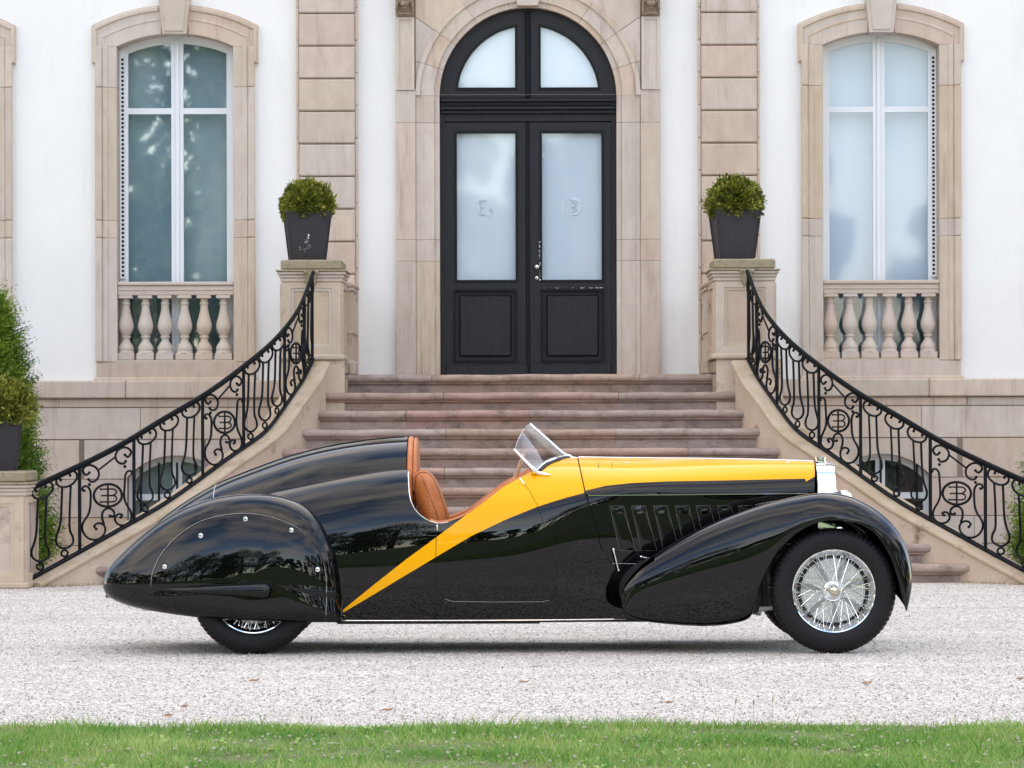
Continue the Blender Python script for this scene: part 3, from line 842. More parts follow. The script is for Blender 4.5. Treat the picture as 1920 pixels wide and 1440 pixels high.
    m = M(); m.box(gx-.026, gx+.026, yg-.035, yg-.001, zr1+.04, W_SPR-.02, 0)
    n_ = 52
    for i in range(n_):
        z = zr1+.06 + i*(W_SPR-.08-zr1-.06)/n_
        m.box(gx-side*.004-.012, gx-side*.004+.012, yg-.037, yg-.0345, z, z+.024, 1)
    build('shutter_guide', m, [MT['white_frame'], MT['dark_void']], wf)
    # blinds and curtains behind the panes
    zc = fz(540)
    up = {'teal': 'blind_teal', 'far_left': 'blind_teal', 'pale': 'blind_pale', 'far_right': 'blind_pale'}[kind]
    m = M(); m.box(xa, xb, yg+.16, yg+.165, zc, W_SPR+W_RISE); build('blind', m, MT[up], wf)
    m = M(); m.box(xa, xb, yg+.22, yg+.225, W_BOT, zc+.03); build('curtain', m, MT['blind_dark'], wf)
    if kind == 'teal':
        m = M(); m.box(xa+.1, xa+.34, yg+.19, yg+.194, W_BOT, zc); build('curtain', m, MT['blind_green'], wf)
    if kind == 'pale':
        for a in (.22, .405):
            pts = [(a, 1.0), (a+.05, .96), (a+.075, .80), (a+.06, .62), (a+.02, .5), (a+.0, .45), (a-.01, .7)]
            pts2 = [(a-.01, .36), (a+.04, .33), (a+.055, .22), (a+.02, .12), (a-.01, .1)]
            for pp in (pts, pts2):
                m = M(); m.plate([(xa+p[0], W_BOT+p[1]*(zc-W_BOT)) for p in pp], [], yg+.18, yg+.185); build('curtain', m, MT['curtain_white'], wf)
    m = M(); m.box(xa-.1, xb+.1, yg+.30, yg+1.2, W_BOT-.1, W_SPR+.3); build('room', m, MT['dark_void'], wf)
for x, k in zip(WX, ('far_left', 'teal', 'pale', 'far_right')): window(x, k)

# basement windows
for x in BX:
    yg = DF+.12; m = M()
    hw = B_HALF; inn = .055
    out = [(x-hw, B_BOT), (x+hw, B_BOT)] + seg_arch(hw, B_SPR, B_RISE, 12, x)[::-1]
    R = (hw*hw+B_RISE*B_RISE)/(2*B_RISE); cz = B_SPR+B_RISE-R; Ri = R-.06
    def lt(p0, p1, z0, z1):
        if z1: return [(p0, z0), (p1, z0), (p1, z1), (p0, z1)]
        return [(p0, z0), (p1, z0)] + [(p0+(p1-p0)*i/8, cz+sqrt(Ri*Ri-(p0+(p1-p0)*i/8-x)**2)) for i in range(9)][::-1]
    zt0 = fz(931); hs = []
    for (p0, p1) in ((x-hw+inn, x-.045), (x+.045, x+hw-inn)): hs += [lt(p0, p1, zt0+.03, None), lt(p0, p1, B_BOT+.05, zt0-.03)]
    bw = hb('basement_window', M().plate(out, hs, yg, yg+.05), MT['white_frame'])
    for h in hs:
        m = M(); m.plate(h, [], yg+.02, yg+.024); build('pane', m, MT['glass'], bw)
    m = M(); m.box(x-hw, x+hw, yg+.12, yg+.125, B_BOT, B_SPR+B_RISE); build('blind', m, MT['blind_green'] if x < 0 else MT['dark_void'], bw)
    for i in range(5):
        bx = x-hw+.12+i*.175
        m = M(); m.box(bx-.010, bx+.010, yg-.05, yg-.03, B_BOT, B_SPR+B_RISE-.07); build('security_bar', m, MT['iron'], bw)

# ---------------------------------------------------------------- pilasters
for s, cxp in ((-1, XC-(991-615)/SF), (1, XC+(991-615)/SF)):
    m = M(); m.box(cxp-.292, cxp+.292, DF-.075, DF+.01, 1.806, 8.34); pil = hb('pilaster', m, MT['stone_plain'])
    zt = fz(27)+61/SF*9; k = 0
    while zt > 1.86:
        zb_ = zt - 61/SF
        zb_ = max(zb_, 1.81)
        m = M(); m.cbox(cxp-.268, cxp+.268, DF-.118, DF-.076, zb_+.008, zt-.004, .012)
        build('rusticated_block', m, MT['stone'], pil)
        for e in (-1, 1):
            a, b = sorted((cxp+e*.2705, cxp+e*.297)); zz = zb_+.012
            m = M(); m.cbox(a, b, DF-.092, DF-.0, zz+.05, zt+.045, .005); build('rusticated_block', m, MT['stone_plain'], pil)
        zt = zb_; k += 1

# ---------------------------------------------------------------- door surround
sur = hb('door_surround', M().box(XC-1.262, XC-1.0, DF-.02, DF+.02, 1.806, 5.6).box(XC+1.0, XC+1.262, DF-.02, DF+.02, 1.806, 5.6), MT['stone_plain'])
zs = [1.806, fz(490), fz(450), fz(231), fz(170)]
for s in (-1, 1):
    for z0, z1 in zip(zs[:-1], zs[1:]):
        a, b = sorted((XC+s*1.272, XC+s*1.082)); m = M(); m.cbox(a, b, DF-.085, DF+.0, z0+.001, z1-.001, .003)
        build('pier_stone', m, MT['stone'], sur)
        a, b = sorted((XC+s*1.080, XC+s*.9)); m = M(); m.cbox(a, b, DF-.062, DF+.32, z0+.001, z1-.001, .003)
        a, b = sorted((XC+s*.9005, XC+s*.852)); m.cbox(a, b, DF-.040, DF+.32, z0+.001, z1-.001, .004)
        a, b = sorted((XC+s*1.03, XC+s*1.005)); m.cbox(a, b, DF-.070, DF-.06, z0+.001, z1-.001, .004)
        build('jamb_stone', m, MT['stone'], sur)
    # pilaster strip with a sunk panel below the carved head
    z0, z1 = fz(170)+.001, fz(33)
    a, b = sorted((XC+s*1.272, XC+s*1.092)); m = M()
    m.plate([(a, z0), (b, z0), (b, z1), (a, z1)], [[(a+.03, z0+.02), (b-.03, z0+.02), (b-.03, z1-.03), (a+.03, z1-.03)]], DF-.10, DF+0); m.box(a+.02, b-.02, DF-.088, DF-.01, z0+.01, z1-.01)
    build('console_panel', m, MT['stone'], sur)
    # carved head console: block, brow, muzzle, mane
    cxm = XC+s*1.182; zc = z1+.10
    m = M(); m.cbox(cxm-.088, cxm+.088, DF-.13, DF, z1+.003, z1+.42, .012)
    m.sphere((cxm, DF-.15, zc+.07), .075, 14, 10, (1, .7, 1.0))
    m.sphere((cxm, DF-.20, zc+.02), .036, 10, 8, (1.15, .8, .8)); m.sphere((cxm, DF-.215, zc+.045), .016, 8, 6, (1.2, 1, .8))
    for e in (-1, 1):
        m.sphere((cxm+e*.032, DF-.198, zc+.085), .016, 8, 6, (1.3, .8, .6)); m.sphere((cxm+e*.045, DF-.17, zc+.05), .025, 8, 6)
        m.sphere((cxm+e*.07, DF-.15, zc+.11), .024, 8, 6)
        m.sphere((cxm+e*.018, DF-.205, zc+.005), .014, 8, 6)
        for q in range(5):
            m.tube([(cxm+e*(.03+q*.01), DF-.15, zc+.14-q*.028), (cxm+e*(.07+.002*q), DF-.148, zc+.10-q*.034), (cxm+e*.075, DF-.14, zc+.03-q*.026)], [.013, .013, .006], 6)
    m.sphere((cxm, DF-.185, zc-.022), .016, 8, 6, (1.5, .7, .7))
    m.tube([(cxm-.06, DF-.135, z1+.035), (cxm-.03, DF-.15, z1+.02), (cxm, DF-.15, z1+.03), (cxm+.03, DF-.15, z1+.02), (cxm+.06, DF-.135, z1+.035)], .011, 6)
    build('carved_head', m, MT['mask'], sur, smooth=60)
# spandrel field and voussoirs
Ro = 1.078
angs = [radians(a) for a in (0, 17, 35, 55, 78, 102, 125, 145, 163, 180)]
for a0, a1 in zip(angs[:-1], angs[1:]):
    for (r0, r1, yf) in ((DR+.001, DR+.055, DF-.045), (DR+.056, DR+.185, DF-.066), (DR+.186, DR+.232, DF-.086)):
        n = 6; ga = .0016
        inn = [(XC+r0*cos(a0+ga+(a1-a0-2*ga)*i/n), DZ+r0*sin(a0+ga+(a1-a0-2*ga)*i/n)) for i in range(n+1)]
        outp = [(XC+r1*cos(a0+ga+(a1-a0-2*ga)*i/n), DZ+r1*sin(a0+ga+(a1-a0-2*ga)*i/n)) for i in range(n+1)]
        m = M().plate(inn + outp[::-1], [], yf, DF+(.3 if r0 < DR+.01 else 0.0)); build('arch_stone', m, MT['stone'], sur)
rc = DR+.233
for s in (-1, 1):
    # spandrel stones outside the ring
    for (aa, bb) in ((0, 17), (17, 35), (35, 60), (60, 90)):
        A, B = radians(aa+.12), radians(bb-.12)
        arc = [(rc*cos(A+(B-A)*i/6), rc*sin(A+(B-A)*i/6)) for i in range(7)]
        xm, zm_ = 1.080, 1.45
        def hit(t):
            c, s_ = cos(t), sin(t)
            k = min(xm/c if c > 1e-6 else 1e9, zm_/s_ if s_ > 1e-6 else 1e9); return (k*c, k*s_)
        o1, o0 = hit(B), hit(A)
        pts = arc + [o1]
        if (o1[1] >= zm_-1e-6) and (o0[0] >= xm-1e-6) and o0[1] < zm_-1e-6: pts.append((xm, zm_))
        pts.append(o0)
        q = []
        for p in pts:
            if not q or abs(p[0]-q[-1][0])+abs(p[1]-q[-1][1]) > 3e-3: q.append(p)
        if len(q) < 3: continue
        pts = [(XC+s*p[0], DZ+p[1]) for p in q]
        m = M().plate(pts, [], DF-.058, DF-.001); build('spandrel_stone', m, MT['stone'], sur)
m = M(); m.box(XC-1.08, XC+1.08, DF-.03, DF-.0, DZ+.01, DZ+1.44)
m2 = M().plate([(XC-1.08, DZ+.01), (XC+1.08, DZ+.01), (XC+1.08, DZ+1.44), (XC-1.08, DZ+1.44)],
               [[(XC+(DR+.05)*cos(pi*i/24), DZ+.012+(DR+.05)*sin(pi*i/24)) for i in range(25)]], DF-.035, DF-.0)
build('joint_bed', m2, MT['joint'], sur)
zt = DZ+DR+.04
m = M(); m.add([(XC-.10, DF-.13, zt-.03), (XC+.10, DF-.13, zt-.03), (XC+.15, DF-.16, zt+.5), (XC-.15, DF-.16, zt+.5), (XC-.11, DF, zt-.03), (XC+.11, DF, zt-.03), (XC+.16, DF, zt+.5), (XC-.16, DF, zt+.5)],
      [(0, 1, 2, 3), (0, 4, 5, 1), (1, 5, 6, 2), (3, 2, 6, 7), (0, 3, 7, 4)]); build('keystone', m, MT['stone_plain'], sur)

# ---------------------------------------------------------------- the door
yd = DF+.12
def dx(px): return XC + (px-991)/SF
door = hb('entrance_door', M().plate(
    [(XC-DR+.001, D_BOT)] + [(XC+DR-.001, D_BOT)] + [(XC+(DR-.001)*cos(pi*i/28), DZ+(DR-.001)*sin(pi*i/28)) for i in range(29)],
    [[(dx(835), D_BOT+.002), (dx(1148), D_BOT+.002), (dx(1148), fz(226)), (dx(835), fz(226))],
     [(XC+(DR-.10)*cos(pi*i/24), fz(170)+(DR-.10)*sin(pi*i/24)) for i in range(25)]], yd-.02, yd+.10), MT['door'])
def arc_light(x0, x1, zb_, r):
    """quarter-round light: x0/x1 relative to XC, bounded above by circle radius r"""
    n = 14; lo, hi = (x0, x1)
    xmin, xmax = (max(lo, -sqrt(max(0, r*r-(zb_-DZ)**2))), min(hi, sqrt(max(0, r*r-(zb_-DZ)**2))))
    a_lo = atan2(sqrt(max(0, r*r-xmin*xmin)), xmin); a_hi = atan2(sqrt(max(0, r*r-xmax*xmax)), xmax)
    pts = [(XC+r*cos(a_hi+(a_lo-a_hi)*i/n), DZ+r*sin(a_hi+(a_lo-a_hi)*i/n)) for i in range(n+1)]
    base = [(XC+xmin, zb_), (XC+xmax, zb_)]
    q = []
    for p in base + pts:
        if not q or abs(p[0]-q[-1][0])+abs(p[1]-q[-1][1]) > 2e-3: q.append(p)
    if abs(q[0][0]-q[-1][0])+abs(q[0][1]-q[-1][1]) < 2e-3: q.pop()
    return q
# fanlight: heavy frame with two quarter lights
rl = DR-.168
fl = build('fanlight', M().plate([(XC-DR+.002, fz(184)), (XC+DR-.002, fz(184))] + [(XC+(DR-.002)*cos(pi*i/28), DZ+.0+(DR-.002)*sin(pi*i/28)) for i in range(29)],
      [arc_light(-rl, -.125, fz(163), rl), arc_light(.125, rl, fz(163), rl)], yd-.055, yd-.021), MT['door'], door)
for s in (-1, 1):
    for rr_, dd, yy, mt_k in ((rl+.022, .0, yd-.068, 'door_dark'),):
        lo = arc_light(*( (-rr_, -.103) if s < 0 else (.103, rr_)), fz(163)-.022, rr_); li = arc_light(*((-rl, -.125) if s < 0 else (.125, rl)), fz(163), rl)
        m = M().plate(lo, [li], yy, yd-.05); build('glazing_bead', m, MT['door_dark'], fl)
    m = M().plate(arc_light(*((-rl, -.125) if s < 0 else (.125, rl)), fz(163), rl), [], yd-.035, yd-.030); build('pane', m, MT['glass'], fl)
    m = M().plate(arc_light(*((-rl-.01, -.12) if s < 0 else (.12, rl+.01)), fz(163)-.005, rl+.01), [], yd-.012, yd-.006); build('frosted_film', m, MT['frost'], fl)
m = M(); m.cbox(XC-.026, XC+.026, yd-.085, yd-.0555, fz(184), DZ+DR-.03, .008); m.cbox(XC-.010, XC+.010, yd-.10, yd-.084, fz(184), DZ+DR-.04, .005); build('mullion', m, MT['door_dark'], fl)
# transom with dentils
m = M(); m.cbox(dx(827), dx(1156), yd-.13, yd-.0, fz(190.5), fz(184.5), .006); m.cbox(dx(827), dx(1156), yd-.09, yd-.0, fz(198), fz(191), .003)
m.cbox(dx(827), dx(1156), yd-.10, yd-.0, fz(205), fz(198.5), .006); m.cbox(dx(827), dx(1156), yd-.065, yd-.0, fz(212), fz(205.5), .006)
tr = build('transom', m, MT['door'], door)
for i in range(54):
    x0 = dx(830)+i*(dx(1153)-dx(830))/54
    if i == 0:
        m = M(); m.box(x0, x0+.018, yd-.108, yd-.0905, fz(197), fz(191.5)); dent = build('dentil', m, MT['door_dark'], tr)
        dent0 = WLOC[dent.name].copy()
    else: copy_of(dent, dent0+Vector((i*(dx(1153)-dx(830))/54, 0, 0)), tr)
# leaves
for s in (-1, 1):
    def L(a): return dx(991+s*a) if s > 0 else dx(991-a)
    x0, x1 = sorted((dx(991+s*1.0), dx(991+s*156.5)))
    if s > 0: g0, g1 = dx(1017), dx(1129); p0, p1 = dx(1014), dx(1134)
    else: g0, g1 = dx(857), dx(967); p0, p1 = dx(850), dx(970)
    zt_, zb_ = fz(228), D_BOT+.004
    lf = build('door_leaf', M().plate([(x0, zb_), (x1, zb_), (x1, zt_), (x0, zt_)],
          [[(g0, fz(524)), (g1, fz(524)), (g1, fz(248)), (g0, fz(248))], [(p0+.02, fz(676)), (p1-.02, fz(676)), (p1-.02, fz(544)), (p0+.02, fz(544))]], yd-.01, yd+.06), MT['door'], door)
    m = M().plate([(g0-.024, fz(528.5)), (g1+.024, fz(528.5)), (g1+.024, fz(243)), (g0-.024, fz(243))], [[(g0, fz(524)), (g1, fz(524)), (g1, fz(248)), (g0, fz(248))]], yd-.022, yd+.0)
    build('glazing_bead', m, MT['door_dark'], lf)
    m = M().plate([(p0, fz(679)), (p1, fz(679)), (p1, fz(541)), (p0, fz(541))], [[(p0+.022, fz(675)), (p1-.022, fz(675)), (p1-.022, fz(545)), (p0+.022, fz(545))]], yd-.028, yd+.0)
    build('panel_moulding', m, MT['door_dark'], lf)
    m = M(); m.box(p0+.018, p1-.018, yd+.022, yd+.04, fz(677), fz(543)); m.cbox(p0+.055, p1-.055, yd-.008, yd+.024, fz(668), fz(552), .02); build('door_panel', m, MT['door'], lf)
    m = M(); m.cbox(x0+.002, x1-.001, yd-.034, yd-.0105, zb_+.002, fz(686), .01); build('kick_rail', m, MT['door'], lf)
    m = M(); m.box(g0, g1, yd+.018, yd+.022, fz(524), fz(248)); build('pane', m, MT['glass'], lf)
    m = M(); m.box(g0-.01, g1+.01, yd+.05, yd+.055, fz(526), fz(246)); ff = build('frosted_film', m, MT['frost'], lf)
    # etched border ticks and worn logo strokes
    m = M(); xi = g1-.022 if s < 0 else g0+.006
    for (za, zb2, w_) in ((296, 302, .03), (400, 402, .022), (427, 429, .022), (455, 457, .022), (316, 396, .006), (430, 452, .006), (282, 300, .016)):
        m.box(xi, xi+w_*.75, yd+.046, yd+.0495, fz(zb2), fz(za))
    for k in (.16, .34, .50): m.box(g0+k*(g1-g0), g0+k*(g1-g0)+.006, yd+.046, yd+.0495, fz(523), fz(519))
    build('etched_border', m, MT['etch'], ff)
    m = M(); mg = M()
    def stroke(mm, pts, w_):
        mm.tube([(dx(p[0]), yd+.046, fz(p[1])) for p in pts], w_, 4, ell=(1, .3) if False else None)
    if s < 0:
        stroke(m, [(897, 373), (897, 400)], .005); stroke(m, [(911.5, 400), (914, 401.5), (923, 402)], .006); stroke(m, [(914, 375), (916, 371.5)], .006)
        stroke(mg, [(899, 374), (913, 374)], .008); stroke(mg, [(901, 387), (908, 387)], .010); stroke(mg, [(899, 400), (911, 400)], .009); stroke(mg, [(902, 376), (901, 397)], .006)
        stroke(mg, [(917, 390), (922, 391), (925, 396), (920, 400)], .006)
    else:
        stroke(m, [(1056, 376), (1056, 398)], .007); stroke(m, [(1071, 371), (1080, 372.5), (1088, 377), (1090, 387), (1088, 396), (1080, 400.5), (1071, 401)], .009)
        stroke(mg, [(1071, 378), (1079, 378), (1082, 382), (1078, 386), (1073, 386.5), (1079, 388), (1083, 392), (1080, 396), (1072, 396)], .007)
    build('etched_logo', m, MT['etch'], ff); build('etched_logo', mg, MT['etch_grey'], ff)
    if s > 0:
        m = M(); q_ = random.Random(4)
        for i in range(46):
            if i < 26: xx, zz = g0-.024+q_.uniform(-.003, .004), fz(q_.uniform(445, 528)); w_, h_ = q_.uniform(.001, .003), q_.uniform(.002, .007)
            else: xx, zz = q_.uniform(g0, g1+.02), fz(539.5+q_.uniform(-.4, .4)); w_, h_ = q_.uniform(.002, .012), q_.uniform(.0006, .0018)
            m.box(xx-w_, xx+w_, yd-.031, yd-.009, zz-h_, zz+h_)
        build('chipped_paint', m, MT['etch'], lf)
        m = M(); c = (dx(1006.5), yd-.01, fz(500)); m.lathe([(0, -.062), (.018, -.06), (.026, -.048), (.024, -.034), (.012, -.024), (.010, 0)], 18, c, 'Y'); m.lathe([(.020, -.004), (.020, 0)], 18, c, 'Y')
        build('door_knob', m, MT['steel'], lf, smooth=50)
        m = M(); c = (dx(1006.5), yd-.01, fz(520.5)); m.lathe([(0, -.012), (.016, -.011), (.021, -.004), (.021, 0)], 18, c, 'Y'); build('lock_rose', m, MT['steel'], lf, smooth=50)
        m = M(); m.box(c[0]-.003, c[0]+.003, yd-.0245, yd-.021, c[2]-.009, c[2]+.006); build('keyhole', m, MT['dark_void'], lf)
m = M(); m.cbox(XC-.022, XC+.012, yd-.032, yd-.0105, D_BOT+.02, fz(228), .008); build('astragal', m, MT['door_dark'], door)
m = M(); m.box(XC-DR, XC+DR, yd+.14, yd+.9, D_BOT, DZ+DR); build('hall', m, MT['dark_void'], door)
# ================================================================== staircase
NP = [702, 736, 769.5, 804.5, 841, 877.6, 914.3, 951.5, 988, 1022.8, 1060.4]
XL = [650, 603, 585, 556, 520, 478, 430, 375, 305, 233, 163]
DN = [35.40-.33*k for k in range(11)]
SX0 = 0.17
def mir(x): return 2*SX0 - x
stairs = thing('stone_staircase', (SX0, 33.7, 0), 'broad flight of worn pink sandstone steps flaring out between curved side walls below the door', 'stairs')
JO = {0: [810, 1200], 1: [832, 1160], 2: [992.7, 760], 3: [836, 1155], 4: [1000, 1290], 5: [833, 1180], 6: [960, 1250], 7: [870, 1130], 8: [700, 1300], 9: [600, 1350], 10: [700, 1400]}
def step_profile(z, yf, zlow):
    """closed outline in (y, z): tread, rounded nosing, fillet, riser"""
    p = [(yf+.40, z-.0)]
    R = .034; cy = yf+R
    for i in range(9):
        a = radians(90 + i*180/8); p.append((cy+R*cos(a)*1.0, z-R+R*sin(a)))
    p += [(cy+.010, z-.0705), (cy+.010, z-.083), (cy+.034, z-.092), (cy+.046, z-.100), (cy+.048, zlow), (yf+.40, zlow)]
    return p
for k in range(11):
    z = Z_at(NP[k], DN[k]); zl = Z_at(NP[k+1], DN[k+1])-.0 if k < 10 else 0.0
    x0 = X_at(XL[k], DN[k]); x1 = mir(x0)
    xs = [x0] + sorted(X_at(j, DN[k]) for j in JO[k]) + [x1]
    for a, b in zip(xs[:-1], xs[1:]):
        m = M(); pr = step_profile(z, DN[k], zl); n = len(pr); g_ = .0022
        nx = max(2, int((b-a)/.06)); vs = []
        rq = random.Random(k*10+int(a*10))
        for i in range(nx+1):
            x = a+g_ + (b-a-2*g_)*i/nx
            w = .0022*sin(x*3.1+k)+.0018*sin(x*9.7+2*k) + rq.gauss(0, .0007)
            chip = -.010 if rq.random() < .018 else 0
            for j, (yy, zz) in enumerate(pr):
                if 1 <= j <= 8: vs.append((x, yy - w*.8 - chip*.5, zz + w + (chip if j < 5 else 0)*.5))
                elif j == 0: vs.append((x, yy, zz+w*.5))
                else: vs.append((x, yy, zz))
        fs = [(i*n+j, i*n+(j+1) % n, (i+1)*n+(j+1) % n, (i+1)*n+j) for i in range(nx) for j in range(n)]
        fs += [tuple(range(n)), tuple(nx*n+j for j in range(n))[::-1]]
        m.add(vs, fs); build('step_stone', m, MT['step'], stairs, smooth=45, fix=True)
m = M()
for k in range(11):
    z = Z_at(NP[k], DN[k]); zl = Z_at(NP[k+1], DN[k+1]) if k < 10 else 0
    x0 = X_at(XL[k], DN[k])+.03
    m.box(x0, mir(x0), DN[k]+.088, DN[k]+.39, max(0, zl-.12), z-.02)
build('joint_filling', m, MT['mortar'], stairs)
m = M(); zt0 = Z_at(702, 35.4)
m.box(-1.9, mir(-1.9), DN[0]+.395, DF-.07, .0, zt0-.002); build('landing', m, MT['step'], stairs)

# plan curve of the railing (left side, world) : (px, D, row of the top rail, row of the bottom rail)
RT = [(588, 35.02, 508, 673), (580, 34.90, 530, 690), (570, 34.74, 556, 709), (555, 34.56, 585, 732), (534, 34.38, 613, 762), (500, 34.08, 648, 806), (457, 33.78, 683, 838), (417, 33.50, 713, 866),
      (380, 33.28, 738, 893), (300, 32.85, 785, 948), (251, 32.60, 815, 976), (149, 32.13, 868, 1033), (52, 31.72, 912, 1086)]
RW = [(X_at(a, D), D, Z_at(t, D), Z_at(b, D)) for a, D, t, b in RT]
_s = [0.0]
for p, q in zip(RW[:-1], RW[1:]): _s.append(_s[-1] + sqrt((p[0]-q[0])**2 + (p[1]-q[1])**2))
SXp, SYp, STp, SBp = (Spl(_s, [p[i] for p in RW]) for i in range(4))
SPX = Spl(_s, [a[0] for a in RT]); S_END = _s[-1]
def s_of_px(px):
    lo, hi = 0.0, S_END
    for _ in range(40):
        mid = (lo+hi)/2
        if SPX(mid) > px: lo = mid
        else: hi = mid
    return (lo+hi)/2
def railpt(s, z, side, off=0.0):
    x, y = SXp(s), SYp(s)
    if off:
        tx, ty = SXp(min(s+.01, S_END))-SXp(max(s-.01, 0)), SYp(min(s+.01, S_END))-SYp(max(s-.01, 0))
        l = sqrt(tx*tx+ty*ty); x, y = x - ty/l*off, y + tx/l*off
    return Vector((x if side < 0 else mir(x), y, z))
# cheek walls: positive off = towards the steps
NS = 60
for side in (-1, 1):
    def ring(s, prof):
        out = []
        for off, dz, base in prof:
            z = 0.0 if base else SBp(s)+dz
            out.append(railpt(s, z, side, off))
        return out
    prof = [(-.125, 0, True), (-.125, -.075, False), (.125, -.075, False), (.118, -.10, False), (.118, 0, True)]
    smin, smax = -0.0, S_END
    m = M(); n = len(prof)
    for i in range(NS+1):
        s = smax*i/NS
        m.v += [tuple(p) for p in ring(s, prof)]
    for i in range(NS):
        for j in range(n-1): m.f.append((i*n+j, i*n+j+1, (i+1)*n+j+1, (i+1)*n+j)); m.mi.append(0)
    m.f += [tuple(range(n)), tuple(NS*n+j for j in range(n))]; m.mi += [0, 0]
    ck = build('cheek_wall', m, MT['cheek'], stairs, smooth=40, fix=True)
    prof = [(-.150, -.075, False), (-.158, -.055, False), (-.150, -.030, False), (-.140, -.018, False), (.122, -.018, False), (.148, -.022, False), (.156, -.038, False), (.152, -.058, False), (.136, -.068, False), (.128, -.0755, False)]
    n = len(prof); m = M()
    for i in range(NS+1): m.v += [tuple(p) for p in ring(smax*i/NS, prof)]
    for i in range(NS):
        for j in range(n): m.f.append((i*n+j, i*n+(j+1) % n, (i+1)*n+(j+1) % n, (i+1)*n+j)); m.mi.append(0)
    m.f += [tuple(range(n)), tuple(NS*n+j for j in range(n))]; m.mi += [0, 0]
    build('coping', m, MT['cheek_top'], ck, smooth=40, fix=True)
    # low plinth stone beside the top steps
    xa, xb = X_at(612, 35.15), X_at(651, 35.15)
    if side > 0: xa, xb = mir(xb), mir(xa)
    m = M(); m.cbox(xa, xb, 35.16, 35.9, Z_at(738, 35.15), Z_at(702, 35.15)-.003, .012); m.cbox(xa+.0, xb-.0, 35.15, 35.9, Z_at(702, 35.15), Z_at(676, 35.15), .02)
    build('plinth_stone', m, MT['stone_moss'], stairs)

